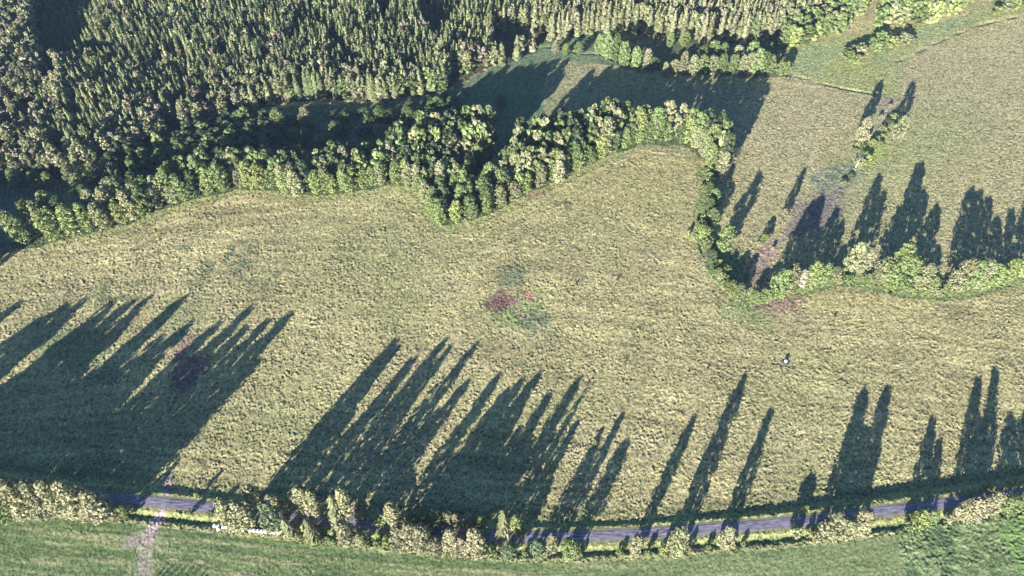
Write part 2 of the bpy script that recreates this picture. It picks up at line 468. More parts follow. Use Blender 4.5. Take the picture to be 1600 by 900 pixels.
def np_mesh(name, verts, faces, smooth=False):
    """faces: (M, k) array"""
    me = bpy.data.meshes.new(name)
    M, k = faces.shape
    me.vertices.add(len(verts)); me.vertices.foreach_set("co", np.ascontiguousarray(verts, np.float32).ravel())
    me.loops.add(M * k); me.loops.foreach_set("vertex_index", np.ascontiguousarray(faces, np.int32).ravel())
    me.polygons.add(M)
    me.polygons.foreach_set("loop_start", np.arange(0, M * k, k, dtype=np.int32))
    me.polygons.foreach_set("use_smooth", np.full(M, smooth, bool))
    me.update(calc_edges=True)
    return me

def add_col(me, name, c):
    a = me.color_attributes.new(name, 'FLOAT_COLOR', 'POINT')
    rgba = np.ones((len(c), 4), np.float32); rgba[:, :3] = c
    a.data.foreach_set("color", rgba.ravel())

def link(name, me, parent=None, **props):
    o = bpy.data.objects.new(name, me)
    COL.objects.link(o)
    if parent is not None: o.parent = parent
    for k, v in props.items(): o[k] = v
    return o

quad = (np.arange(NY - 1)[:, None] * NX + np.arange(NX - 1)[None, :]).ravel()
F = np.stack([quad, quad + 1, quad + NX + 1, quad + NX], 1)
fc = cls[F].max(1)
fc = np.where((cls[F] == 5).any(1), 5, fc)
V = np.stack([gx, gy, z], 1)
mat_me = ground_mat("rough_meadow_grass", .32, 2.2, 4.6, .5, 1.55)
mat_fi = ground_mat("short_sward", .10, 1.3, 3.4, .78, 1.22)
mat_cr = ground_mat("broad_leaf_crop", .22, 1.1, 2.8, .7, 1.3)
mat_fo = ground_mat("wood_floor_litter", .15, .8, 2.5, .6, 1.4)
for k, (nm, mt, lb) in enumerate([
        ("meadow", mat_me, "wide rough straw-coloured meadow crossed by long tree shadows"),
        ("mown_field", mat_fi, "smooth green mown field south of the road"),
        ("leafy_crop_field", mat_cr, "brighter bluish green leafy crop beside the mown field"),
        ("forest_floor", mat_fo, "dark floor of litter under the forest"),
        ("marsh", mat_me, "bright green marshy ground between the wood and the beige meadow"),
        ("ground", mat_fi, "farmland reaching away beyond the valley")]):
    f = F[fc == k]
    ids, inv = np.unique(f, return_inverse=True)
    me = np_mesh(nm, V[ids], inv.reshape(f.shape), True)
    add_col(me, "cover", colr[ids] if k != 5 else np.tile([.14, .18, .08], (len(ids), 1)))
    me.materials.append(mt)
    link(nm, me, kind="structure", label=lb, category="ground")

# ------------------------------------------------------------------ road surface
m_road, t, N, L = nt("worn_asphalt")
out = N.new("ShaderNodeOutputMaterial"); b = N.new("ShaderNodeBsdfPrincipled"); tc = N.new("ShaderNodeTexCoord")
uvm = N.new("ShaderNodeUVMap"); mpg = N.new("ShaderNodeMapping"); mpg.inputs['Scale'].default_value = (.22, 1.6, 1)
n1 = N.new("ShaderNodeTexNoise"); n1.inputs['Scale'].default_value = 1.0; n1.inputs['Detail'].default_value = 4; n1.inputs['Roughness'].default_value = .7
n2 = N.new("ShaderNodeTexNoise"); n2.inputs['Scale'].default_value = .09; n2.inputs['Detail'].default_value = 2
cr = N.new("ShaderNodeValToRGB")
cr.color_ramp.elements[0].position = .36; cr.color_ramp.elements[0].color = (.055, .045, .075, 1)
cr.color_ramp.elements[1].position = .5; cr.color_ramp.elements[1].color = (.21, .195, .27, 1)
e = cr.color_ramp.elements.new(.68); e.color = (.36, .34, .42, 1)
L.new(uvm.outputs[0], mpg.inputs[0]); L.new(mpg.outputs[0], n1.inputs['Vector']); L.new(tc.outputs['Object'], n2.inputs['Vector'])
mx = N.new("ShaderNodeMix"); mx.data_type = 'RGBA'; mx.blend_type = 'MULTIPLY'; mx.inputs[0].default_value = .45
L.new(n1.outputs[0], cr.inputs[0]); L.new(cr.outputs[0], mx.inputs[6]); L.new(n2.outputs[0], mx.inputs[7])
L.new(mx.outputs[2], b.inputs['Base Color']); b.inputs['Roughness'].default_value = .62
bp = N.new("ShaderNodeBump"); bp.inputs['Distance'].default_value = .02
L.new(n1.outputs[0], bp.inputs['Height']); L.new(bp.outputs[0], b.inputs['Normal'])
L.new(b.outputs[0], out.inputs[0])

m_shoulder, t, N, L = nt("gravel_shoulder")
out = N.new("ShaderNodeOutputMaterial"); b = N.new("ShaderNodeBsdfPrincipled")
n1 = N.new("ShaderNodeTexNoise"); n1.inputs['Scale'].default_value = 1.1; n1.inputs['Detail'].default_value = 5
tc = N.new("ShaderNodeTexCoord"); cr = N.new("ShaderNodeValToRGB")
cr.color_ramp.elements[0].position = .35; cr.color_ramp.elements[0].color = (.10, .12, .07, 1)
cr.color_ramp.elements[1].position = .65; cr.color_ramp.elements[1].color = (.25, .21, .18, 1)
L.new(tc.outputs['Object'], n1.inputs['Vector']); L.new(n1.outputs[0], cr.inputs[0]); L.new(cr.outputs[0], b.inputs['Base Color'])
b.inputs['Roughness'].default_value = .9
L.new(b.outputs[0], out.inputs[0])

dense = smooth_line(ROAD, 3)
def strip(name, o0, o1, dz, mat, **p):
    vs, uvs = [], []; n = len(dense); s = 0
    K = 4
    for i, (x, y) in enumerate(dense):
        a = dense[max(i - 1, 0)]; c = dense[min(i + 1, n - 1)]
        tx, ty = c[0] - a[0], c[1] - a[1]; l = math.hypot(tx, ty); nx_, ny_ = -ty / l, tx / l
        if i: s += math.hypot(x - dense[i - 1][0], y - dense[i - 1][1])
        for k in range(K + 1):
            o = o0 + (o1 - o0) * k / K
            if k in (0, K): o += (.35 if k else -.35) * (vn(np.array([s]), np.array([o]), 2.2, 6)[0] - .5)
            vs.append((x + nx_ * o, y + ny_ * o, float(bank_h(x)) + dz - .02 * abs(o) ** 1.3))
            uvs.append((s, o))
    vs = np.array(vs)
    q = (np.arange(n - 1)[:, None] * (K + 1) + np.arange(K)[None, :]).ravel()
    me = np_mesh(name, vs, np.stack([q, q + K + 1, q + K + 2, q + 1], 1)[:, ::-1], True)
    uv = me.uv_layers.new(name="UVMap")
    vi = np.zeros(len(me.loops), np.int32); me.loops.foreach_get("vertex_index", vi)
    uv.data.foreach_set("uv", np.array(uvs, np.float32)[vi].ravel())
    me.materials.append(mat)
    return link(name, me, **p)
strip("road_shoulder", -2.75, 2.75, .045, m_shoulder, kind="structure", label="narrow gravel shoulder showing along both road edges", category="road shoulder")
strip("road", -1.7, 1.7, .10, m_road, kind="structure", label="narrow violet-grey asphalt lane curving along the foot of the meadow", category="road")

# ------------------------------------------------------------------ foliage and bark
def foliage_mat(name, merged):
    m, t, N, L = nt(name)
    out = N.new("ShaderNodeOutputMaterial"); b = N.new("ShaderNodeBsdfPrincipled"); tr = N.new("ShaderNodeBsdfTranslucent")
    mixs = N.new("ShaderNodeMixShader"); mixs.inputs[0].default_value = .22
    b.inputs['Roughness'].default_value = .6; b.inputs['Specular IOR Level'].default_value = .25
    a = N.new("ShaderNodeAttribute"); a.attribute_name = "leaf"
    if merged:
        c = a.outputs['Color']
    else:
        oi = N.new("ShaderNodeObjectInfo")
        mu = N.new("ShaderNodeMix"); mu.data_type = 'RGBA'; mu.blend_type = 'MULTIPLY'; mu.inputs[0].default_value = 1
        L.new(oi.outputs['Color'], mu.inputs[6]); L.new(a.outputs['Color'], mu.inputs[7])
        c = mu.outputs[2]
    L.new(c, b.inputs['Base Color']); L.new(c, tr.inputs['Color'])
    L.new(b.outputs[0], mixs.inputs[1]); L.new(tr.outputs[0], mixs.inputs[2]); L.new(mixs.outputs[0], out.inputs[0])
    return m
M_LEAF, M_LEAFM = foliage_mat("leaves", False), foliage_mat("wood_leaves", True)
def plain(name, c, r=.85, var=.35, sc=6):
    m, t, N, L = nt(name)
    out = N.new("ShaderNodeOutputMaterial"); b = N.new("ShaderNodeBsdfPrincipled"); b.inputs['Roughness'].default_value = r
    n = N.new("ShaderNodeTexNoise"); n.inputs['Scale'].default_value = sc; n.inputs['Detail'].default_value = 4
    tc = N.new("ShaderNodeTexCoord"); cr = N.new("ShaderNodeValToRGB")
    cr.color_ramp.elements[0].position = .3; cr.color_ramp.elements[1].position = .7
    cr.color_ramp.elements[0].color = tuple(x * (1 - var) for x in c) + (1,)
    cr.color_ramp.elements[1].color = tuple(min(1, x * (1 + var)) for x in c) + (1,)
    L.new(tc.outputs['Object'], n.inputs['Vector']); L.new(n.outputs[0], cr.inputs[0]); L.new(cr.outputs[0], b.inputs['Base Color'])
    L.new(b.outputs[0], out.inputs[0])
    return m
M_BARK = plain("brown_bark", (.11, .08, .06))
M_PALE = plain("pale_bark", (.42, .38, .33), var=.3)

def leaf_quads(P, Nrm, size, r, asp=1.0):
    """one quad per point, facing Nrm"""
    n = len(P)
    t = r.normal(size=(n, 3)); t -= (t * Nrm).sum(1)[:, None] * Nrm; t /= np.linalg.norm(t, axis=1)[:, None]
    b_ = np.cross(Nrm, t)
    s = size[:, None] * .5
    c = np.stack([P - t * s - b_ * s * asp, P + t * s * .8 - b_ * s * asp * 1.1, P + t * s * 1.1 + b_ * s * asp * .9, P - t * s * .9 + b_ * s * asp], 1)
    return c.reshape(-1, 3)

def unit(r, n):
    d = r.normal(size=(n, 3)); return d / np.linalg.norm(d, axis=1)[:, None]

def tube_rings(path, rad, seg=6):
    V_, F_ = [], []
    for i, (p, q) in enumerate(zip(path, rad)):
        d = np.array(path[min(i + 1, len(path) - 1)]) - np.array(path[max(i - 1, 0)])
        d = d / (np.linalg.norm(d) + 1e-9)
        a = np.cross(d, [0.31, .95, .02]); a /= np.linalg.norm(a); b_ = np.cross(d, a)
        for k in range(seg):
            th = 2 * math.pi * k / seg
            V_.append(np.array(p) + q * (math.cos(th) * a + math.sin(th) * b_))
    for i in range(len(path) - 1):
        for k in range(seg):
            F_.append((i * seg + k, i * seg + (k + 1) % seg, (i + 1) * seg + (k + 1) % seg, (i + 1) * seg + k))
    return np.array(V_), np.array(F_)

def join(parts):
    V_, F_ = [], []; o = 0
    for v, f in parts:
        V_.append(v); F_.append(f + o); o += len(v)
    return np.concatenate(V_), np.concatenate(F_)

def wood(r, h, r0, limbs, z0, z1, reach, seg=6):
    lean = r.normal(size=2) * h * .012
    path = [(0, 0, -.4)] + [(lean[0] * (k / 6) ** 2 * 2, lean[1] * (k / 6) ** 2 * 2, h * k / 6.0) for k in range(1, 7)]
    rad = [r0 * 1.25] + [r0 * (1 - .155 * k) for k in range(1, 7)]
    parts = [tube_rings(path, rad, seg)]
    for i in range(limbs):
        zz = z0 + (z1 - z0) * (i + .5) / limbs; a = r.random() * 6.28
        d = np.array([math.cos(a), math.sin(a), .75]); ln = reach * (.7 + .5 * r.random())
        p0 = np.array([0, 0, zz]); parts.append(tube_rings([p0, p0 + d * ln * .5, p0 + d * ln * np.array([1, 1, 1.25])], [r0 * .42, r0 * .27, r0 * .1], 4))
    return join(parts)

def broadleaf(seed, h=20., rad=3.7, nc=74, nq=32, q=.52, low=.08, spread=1.0, cone=0.0):
    r = np.random.default_rng(seed)
    P, Nn, S, C = [], [], [], []
    for i in range(nc):
        f = (i + .5) / nc
        zz = low + (0.97 - low) * f ** .85
        prof = math.sin(math.pi * min(1, (zz - low * .5) / (1.02 - low * .5)) ** .8) ** .6
        prof = prof * (1 - cone) + cone * (1.04 - max(0, (zz - low) / (1 - low)) ** 1.1) * (1.0 if zz > .1 else .8)
        a = i * 2.399 + r.normal() * .5
        rr = rad * prof * (.30 + .62 * r.random() ** .6) * spread
        c = np.array([math.cos(a) * rr, math.sin(a) * rr, zz * h])
        cr_ = rad * (.20 + .20 * r.random()) * (.72 + .4 * prof)
        n = int(nq * (.7 + .6 * r.random()))
        d = unit(r, n); d[:, 2] = d[:, 2] * .8 + .12
        pos = c + d * cr_ * (.72 + .38 * r.random((n, 1)))
        nn = d * 1.0 + unit(r, n) * .55; nn /= np.linalg.norm(nn, axis=1)[:, None]
        P.append(pos); Nn.append(nn); S.append(q * (.65 + .7 * r.random(n)))
        C.append(np.ones((n, 3)) * (.90 + .20 * r.random()) * (.72 + .56 * r.random((n, 1))) * np.array([1 + .03 * r.normal(), 1, 1]))
    P, Nn, S, C = map(np.concatenate, (P, Nn, S, C))
    return leaf_quads(P, Nn, S, r), np.repeat(C, 4, 0), wood(r, h * .78, .26, 6, h * .25, h * .62, rad * .6)

def shrub(seed, nq=26, nc=16, q=.42):
    return broadleaf(seed, 4.0, 2.1, nc, nq, q, .10, 1.0)

def spruce(seed, h=22., rad=2.5, lev=17, br=9, q=1.0, base=.10, thin=1.0, hang=1.0):
    r = np.random.default_rng(seed)
    V_, C = [], []
    ph = r.random(4) * 6.28
    for i in range(lev):
        f = i / (lev - 1)
        zz = h * (base + (1 - base) * f ** .93)
        L_ = rad * (1 - f) ** .6 * (.72 + .5 * r.random()) + .25
        nb = max(4, int(br * (1 - .4 * f)))
        a0 = r.random() * 6.28; tone = .75 + .5 * r.random()
        for k in range(nb):
            if r.random() < .12: continue
            a = a0 + 6.283 * k / nb + r.normal() * .15
            l = L_ * (.65 + .45 * r.random()) * (1 + .22 * math.sin(2 * a + ph[i % 4])); w_ = (.36 * L_ * thin + .25) * q
            dx, dy = math.cos(a), math.sin(a); dr = l * (.30 + .25 * r.random())
            t0 = np.array([0, 0, zz + .22 * l]); m = np.array([dx * l * .6, dy * l * .6, zz + .05 * l]); e_ = np.array([dx * l, dy * l, zz - dr])
            sd_ = np.array([-dy, dx, 0]) * w_
            V_ += [t0, m + sd_ + np.array([0, 0, -.5 * w_]), e_, m - sd_ + np.array([0, 0, -.5 * w_])]
            C += [np.ones(3) * tone * (.75 + .5 * r.random())] * 4
            if r.random() > hang: continue
            # hanging twigs at the branch end, turned outwards
            ot = np.array([dx, dy, 0]); b0 = np.array([dx * l * .86, dy * l * .86, zz - dr * .45])
            V_ += [b0 - sd_ * .75, b0 + sd_ * .75, b0 + sd_ * .45 + ot * .1 - np.array([0, 0, h * .045 * q]), b0 - sd_ * .5 - np.array([0, 0, h * .05 * q])]
            C += [np.ones(3) * tone * (.8 + .4 * r.random())] * 4
    V_ += [np.array([.12, 0, h * .93]), np.array([0, 0, h * 1.01]), np.array([-.12, 0, h * .93]), np.array([0, .1, h * .9])]; C += [np.ones(3)] * 4
    return np.array(V_), np.array(C), wood(r, h * .93, .22, 0, 0, 1, 1, 5)

def pine(seed, nq=22, nc=26, q=.7):
    v, c, w_ = broadleaf(seed, 22., 2.7, nc, nq, q, .42, 1.0)
    return v, c, w_

def snag(seed):
    r = np.random.default_rng(seed)
    v, c, _ = broadleaf(seed, 12., 2.2, 16, 9, .35, .3, 1.0)
    return v, c, wood(r, 11., .24, 12, 2.5, 10, 2.4)

def make_variants(fn, seeds, nm, bark, **kw):
    out = []
    for s in seeds:
        lv, lc, (wv_, wf) = fn(s, **kw)
        lf = np.arange(len(lv)).reshape(-1, 4)
        crown = np_mesh(nm + "_crown", lv, lf); add_col(crown, "leaf", lc); crown.materials.append(M_LEAF)
        trunk = np_mesh(nm + "_trunk", wv_, wf, True); trunk.materials.append(bark)
        av = np.concatenate([lv, wv_]); af = np.concatenate([lf, wf + len(lv)])
        whole = np_mesh(nm + "_whole", av, af); add_col(whole, "leaf", np.concatenate([lc, np.ones((len(wv_), 3))]))
        whole.materials.append(M_LEAF); whole.materials.append(bark)
        mi = np.zeros(len(af), np.int32); mi[len(lf):] = 1; whole.polygons.foreach_set("material_index", mi)
        out.append((crown, trunk, whole))
    return out

VAR = {
    'broadleaf_tree': (make_variants(broadleaf, range(10, 18), "broadleaf", M_BARK), 20., 3.7),
    'pale_tree': (make_variants(broadleaf, range(30, 35), "pale", M_PALE, nc=78, nq=26, q=.55, rad=3.4, low=.05, cone=.45), 20., 3.4),
    'spruce_tree': (make_variants(spruce, range(50, 55), "spruce", M_BARK), 22., 2.5),
    'garden_spruce': (make_variants(spruce, range(60, 62), "big_spruce", M_BARK, rad=4.6, lev=15, br=10, h=18., thin=.42, hang=.35), 18., 4.2),
    'pine_tree': (make_variants(pine, range(70, 74), "pine", M_BARK), 22., 2.7),
    'shrub': (make_variants(shrub, range(80, 85), "shrub", M_BARK), 4., 2.1),
    'bare_tree': (make_variants(snag, range(90, 92), "snag", M_PALE), 12., 2.2),
}
LO = {
    'broadleaf_tree': [broadleaf(s, nc=24, nq=12, q=1.35) for s in (110, 111, 112, 113)],
    'spruce_tree': [spruce(s, lev=11, br=6, q=1.35) for s in (120, 121, 122, 123)],
    'pine_tree': [pine(s, nc=16, nq=11, q=1.25) for s in (130, 131, 132)],
    'shrub': [shrub(s, nc=8, nq=12, q=.7) for s in (140, 141)],
}

TONE = {
    'green': (.118, .162, .060), 'fresh': (.168, .220, .086), 'bright': (.205, .250, .090), 'dark': (.060, .085, .040),
    'pale': (.220, .232, .125), 'straw': (.245, .245, .145), 'tan': (.220, .198, .148), 'white': (.33, .31, .25),
    'spruce': (.140, .172, .080), 'spruce_y': (.195, .212, .105), 'blue': (.135, .178, .100),
}
WORD = {'green': 'mid green', 'fresh': 'fresh green', 'bright': 'bright yellow-green', 'dark': 'dark green', 'pale': 'pale olive',
        'straw': 'straw-coloured', 'tan': 'pinkish tan', 'white': 'whitish', 'spruce': 'green', 'spruce_y': 'yellowish green', 'blue': 'bluish green'}

SPEC = []
def T(kind, u, v, h, tone, zone, w=None, parts=True, label=None, xy=None):
    if xy is None: x, y = map(float, W(u, v))
    else: x, y = xy
    SPEC.append(dict(kind=kind, u=u, v=v, x=x, y=y, h=h, w=w, tone=tone, zone=zone, parts=parts, label=label))

def tip_h(u, v, tu, tv):
    a = W(u, v); b_ = W(tu, tv)
    return float(math.hypot(b_[0] - a[0], b_[1] - a[1])) * math.tan(SUN_EL)

# ------------------------------------------------------------------ trees along the road (photo pixel of the foot, pixel of the shadow's tip)
near = "south side of the road"
far_ = "north side of the road"
road_trees = [
    # kind, u, v, tip or height, tone, width (m radius), zone
    ('broadleaf_tree', 30, 800, (285, 488), 'green', 4.6, "by the road at the photo's lower left corner"),
    ('pale_tree', 62, 800, (330, 462), 'pale', 5.2, "in the pale clump left of the dirt crossing"),
    ('pale_tree', 92, 801, (352, 500), 'straw', 5.2, "in the pale clump left of the dirt crossing"),
    ('pale_tree', 122, 803, (398, 492), 'pale', 5.2, "in the pale clump left of the dirt crossing"),
    ('pale_tree', 148, 804, (448, 486), 'straw', 5.2, "in the pale clump left of the dirt crossing"),
    ('pale_tree', 170, 805, (400, 560), 'straw', 5.2, "in the pale clump left of the dirt crossing"),
    ('broadleaf_tree', 200, 805, 7, 'bright', 2.2, "at the right end of the pale clump by the dirt crossing"),
    ('pale_tree', 373, 824, (620, 526), 'pale', 4.4, "directly behind the row of hay bales"),
    ('pale_tree', 392, 822, (610, 560), 'straw', 3.6, "directly behind the row of hay bales"),
    ('broadleaf_tree', 436, 828, (655, 560), 'blue', 3.8, "directly behind the row of hay bales"),
    ('garden_spruce', 456, 834, 15, 'spruce_y', 3.6, "at the right end of the row of hay bales"),
    ('garden_spruce', 492, 839, 17, 'spruce_y', 4.0, "right of the hay bales on the " + near),
    ('pale_tree', 412, 797, (625, 545), 'pale', 3.6, "opposite the hay bales on the " + far_),
    ('pale_tree', 432, 795, 13, 'straw', 3.4, "opposite the hay bales on the " + far_),
    ('pale_tree', 452, 800, 15, 'pale', 3.0, "opposite the hay bales on the " + far_),
    ('pale_tree', 488, 800, (688, 527), 'straw', 4.0, "left of the two-tone spruce on the " + far_),
    ('pale_tree', 503, 806, (706, 546), 'pale', 3.0, "left of the two-tone spruce on the " + far_),
    ('garden_spruce', 530, 809, (722, 600), 'spruce_y', 4.4, "between pale trees on the " + far_),
    ('pale_tree', 546, 806, (738, 541), 'pale', 3.4, "between the spruce and the gap on the " + far_),
    ('pale_tree', 566, 808, 14, 'straw', 3.6, "between the spruce and the gap on the " + far_),
    ('pale_tree', 620, 821, (762, 586), 'straw', 4.0, "alone at the middle gap on the " + far_),
    ('pale_tree', 549, 848, (725, 590), 'straw', 3.8, "alone right of the spruces on the " + near),
    ('pale_tree', 566, 850, 9, 'pale', 3.0, "alone right of the spruces on the " + near),
    ('pale_tree', 628, 852, (806, 610), 'straw', 3.8, "in the long pale clump on the " + near),
    ('pale_tree', 646, 854, (822, 590), 'straw', 4.2, "in the long pale clump on the " + near),
    ('pale_tree', 664, 857, (840, 577), 'pale', 4.2, "in the long pale clump on the " + near),
    ('pale_tree', 682, 859, 12, 'straw', 3.6, "in the long pale clump on the " + near),
    ('pale_tree', 709, 863, (868, 620), 'straw', 4.0, "in the right pair of pale trees on the " + near),
    ('pale_tree', 722, 862, 15, 'tan', 3.4, "in the right pair of pale trees on the " + near),
    ('pale_tree', 745, 864, (905, 587), 'straw', 4.0, "in the right pair of pale trees on the " + near),
    ('broadleaf_tree', 664, 820, 9, 'green', 3.4, "in the low green thicket on the " + far_),
    ('broadleaf_tree', 650, 816, 8, 'fresh', 3.2, "in the low green thicket on the " + far_),
    ('pale_tree', 684, 820, (828, 640), 'pale', 2.8, "in the row of slim trees on the " + far_),
    ('pale_tree', 700, 822, (812, 650), 'pale', 2.8, "in the row of slim trees on the " + far_),
    ('pale_tree', 716, 824, 13, 'straw', 2.4, "in the row of slim trees on the " + far_),
    ('pale_tree', 731, 825, 14, 'pale', 2.6, "in the row of slim trees on the " + far_),
    ('broadleaf_tree', 750, 827, 11, 'bright', 2.6, "in the row of slim trees on the " + far_),
    ('garden_spruce', 786, 833, (922, 592), 'spruce_y', 3.6, "at the right end of the trees on the " + far_),
    ('pale_tree', 804, 831, (888, 660), 'bright', 2.8, "at the right end of the trees on the " + far_),
    ('broadleaf_tree', 795, 868, 9, 'blue', 3.2, "low on the field edge under the row's right end"),
    ('broadleaf_tree', 838, 866, (931, 682), 'blue', 3.0, "in the spaced row along the field edge"),
    ('pale_tree', 861, 862, (970, 637), 'straw', 2.8, "in the spaced row along the field edge"),
    ('broadleaf_tree', 889, 870, (976, 690), 'fresh', 3.8, "in the spaced row along the field edge"),
    ('pale_tree', 989, 864, (1084, 648), 'straw', 3.2, "in the spaced row along the field edge"),
    ('pale_tree', 1052, 863, (1160, 586), 'pale', 4.0, "in the spaced row along the field edge"),
    ('pale_tree', 1127, 853, (1206, 641), 'straw', 3.2, "in the spaced row along the field edge"),
    ('shrub', 1238, 838, (1266, 756), 'pale', 3.0, "short tree at the left end of the right clump"),
    ('pale_tree', 1288, 838, (1349, 615), 'straw', 4.6, "in the pale clump right of centre by the road"),
    ('pale_tree', 1308, 835, (1368, 680), 'pale', 4.2, "in the pale clump right of centre by the road"),
    ('pale_tree', 1330, 832, (1386, 610), 'straw', 4.4, "in the pale clump right of centre by the road"),
    ('pale_tree', 1424, 822, (1446, 662), 'bright', 3.6, "at the corner of the leafy crop by the road"),
    ('pale_tree', 1446, 818, (1465, 697), 'fresh', 2.8, "at the corner of the leafy crop by the road"),
    ('pale_tree', 1492, 812, (1528, 600), 'straw', 4.0, "in the pale clump above the leafy crop"),
    ('pale_tree', 1512, 808, 12, 'tan', 3.6, "in the pale clump above the leafy crop"),
    ('pale_tree', 1526, 806, (1554, 586), 'straw', 3.8, "in the pale clump above the leafy crop"),
    ('broadleaf_tree', 1562, 800, (1576, 664), 'fresh', 3.8, "near the right frame edge above the leafy crop"),
    ('broadleaf_tree', 1590, 797, (1602, 656), 'pale', 4.0, "near the right frame edge above the leafy crop"),
]
for kd, u, v, hh, tone, w_, zn in road_trees:
    T(kd, u, v, tip_h(u, v, *hh) if isinstance(hh, tuple) else hh, tone, zn, w=w_)
# further along the lane, beyond the left and right of the photo: they cast the shadows that enter it
for i, (tu, tv) in enumerate([(tx, 470 + (tx * 37) % 55) for tx in range(96, 300, 13)] + [(205, 470), (165, 505), (120, 520), (250, 530), (60, 500), (100, 478), (20, 480), (230, 570), (-20, 500), (-60, 480), (-100, 500), (-140, 470), (-200, 480)]):
    vv = 790 - 0 * i
    s_ = (tv + 850) / (vv + 850.)
    u0 = 1750 - (1750 - tu) / s_
    vv = 797 + .075 * min(0, u0 + 20); u0 = 1750 - (1750 - tu) / ((tv + 850) / (vv + 850.))
    T('broadleaf_tree', u0, vv, tip_h(u0, vv, tu, tv), 'green', 'beyond', w=4.5, parts=False)
for u in range(1625, 1900, 30):
    T('broadleaf_tree', u, 795 - (u - 1600) * .11, 17 + 6 * R.random(), 'fresh', 'beyond', w=3.6, parts=False)
for k in range(13):     # row of conifers below the frame: toothed shadow tips at its lower edge
    tu, tv = 258 + k * 5.6, 890 - 5 * (1 if 0 < k < 12 else 0) - 2.5 * (k % 2)
    a = W(tu, tv); L_ = 18.0 / math.tan(SUN_EL)
    T('spruce_tree', 0, 0, 18.0 , 'spruce', 'beyond', w=1.6, parts=False, xy=(float(a[0]) - L_ * math.sin(SUN_AZ), float(a[1]) - L_ * math.cos(SUN_AZ)))

for u, v, h_, tone in [(48, 803, 15, 'pale'), (78, 803, 16, 'straw'), (108, 804, 17, 'straw'), (136, 805, 17, 'pale'), (160, 806, 15, 'straw'), (18, 806, 16, 'fresh')]:
    T('pale_tree', u, v, h_, tone, "in the pale clump left of the dirt crossing", w=5.0)
for u in range(-300, 0, 13):
    T('broadleaf_tree', u, 797 + .075 * min(0, u + 20) + 4 * R.random(), 14 + 8 * R.random(), 'green', 'beyond', w=5.4, parts=False)
for u, v, h_, tone, w_ in [(1094, 117, 16, 'fresh', 4.2), (1124, 117, 17, 'green', 4.0), (1052, 116, 12, 'pale', 3.4), (1022, 108, 9, 'green', 3.4), (1168, 115, 17, 'pale', 4.4), (1190, 114, 17, 'green', 4.4),
                       (1218, 116, 11, 'fresh', 3.6), (1096, 96, 13, 'green', 4.2), (1150, 98, 14, 'pale', 4.4), (1172, 96, 16, 'fresh', 4.6), (1195, 92, 14, 'green', 4.2)]:
    T('broadleaf_tree', u, v, h_, tone, "in the long middle stretch of the north row", w=w_)
# low shrubs on the verges
for u, v, h_, tone in [(208, 800, 3.5, 'bright'), (185, 809, 3, 'pale'), (110, 808, 3.5, 'pale'), (60, 806, 3.5, 'bright'), (20, 809, 4, 'bright'),
                       (395, 800, 4.5, 'bright'), (470, 808, 3.5, 'fresh'), (515, 848, 3.5, 'fresh'), (498, 846, 3.5, 'bright'), (470, 843, 3.5, 'bright'),
                       (590, 852, 3.5, 'fresh'), (605, 850, 4.0, 'bright'), (592, 842, 4.0, 'fresh'), (572, 812, 3.5, 'fresh'), (640, 818, 4, 'bright'), (596, 818, 5, 'bright'),
                       (770, 866, 3.5, 'green'), (820, 868, 3.5, 'blue'), (850, 868, 3.2, 'straw'), (815, 836, 3.5, 'fresh'), (755, 868, 4, 'pale'),
                       (905, 868, 2.6, 'fresh'), (968, 866, 2.6, 'bright'), (1010, 866, 3.0, 'bright'), (1035, 864, 4.0, 'bright'), (1075, 860, 3.0, 'pale'),
                       (1140, 855, 3.0, 'straw'), (1105, 857, 2.6, 'fresh'), (1255, 800, 3.2, 'bright'), (1262, 838, 3.5, 'pale'), (1272, 842, 3.8, 'straw'),
                       (1350, 832, 3.5, 'straw'), (1310, 842, 3.5, 'pale'), (1415, 828, 4.0, 'fresh'), (1440, 824, 4.5, 'bright'), (1475, 816, 4.0, 'straw'),
                       (1535, 768, 4.0, 'bright'), (1577, 758, 3.5, 'bright'), (1508, 778, 3.0, 'bright'), (1545, 808, 4.0, 'fresh'), (1160, 852, 2.6, 'pale'),
                       (330, 806, 3.0, 'fresh'), (300, 805, 2.6, 'green'), (100, 770, 3.0, 'bright'), (78, 768, 3.0, 'bright'), (310, 777, 2.6, 'bright')]:
    T('shrub', u, v, h_, tone, 'verge')

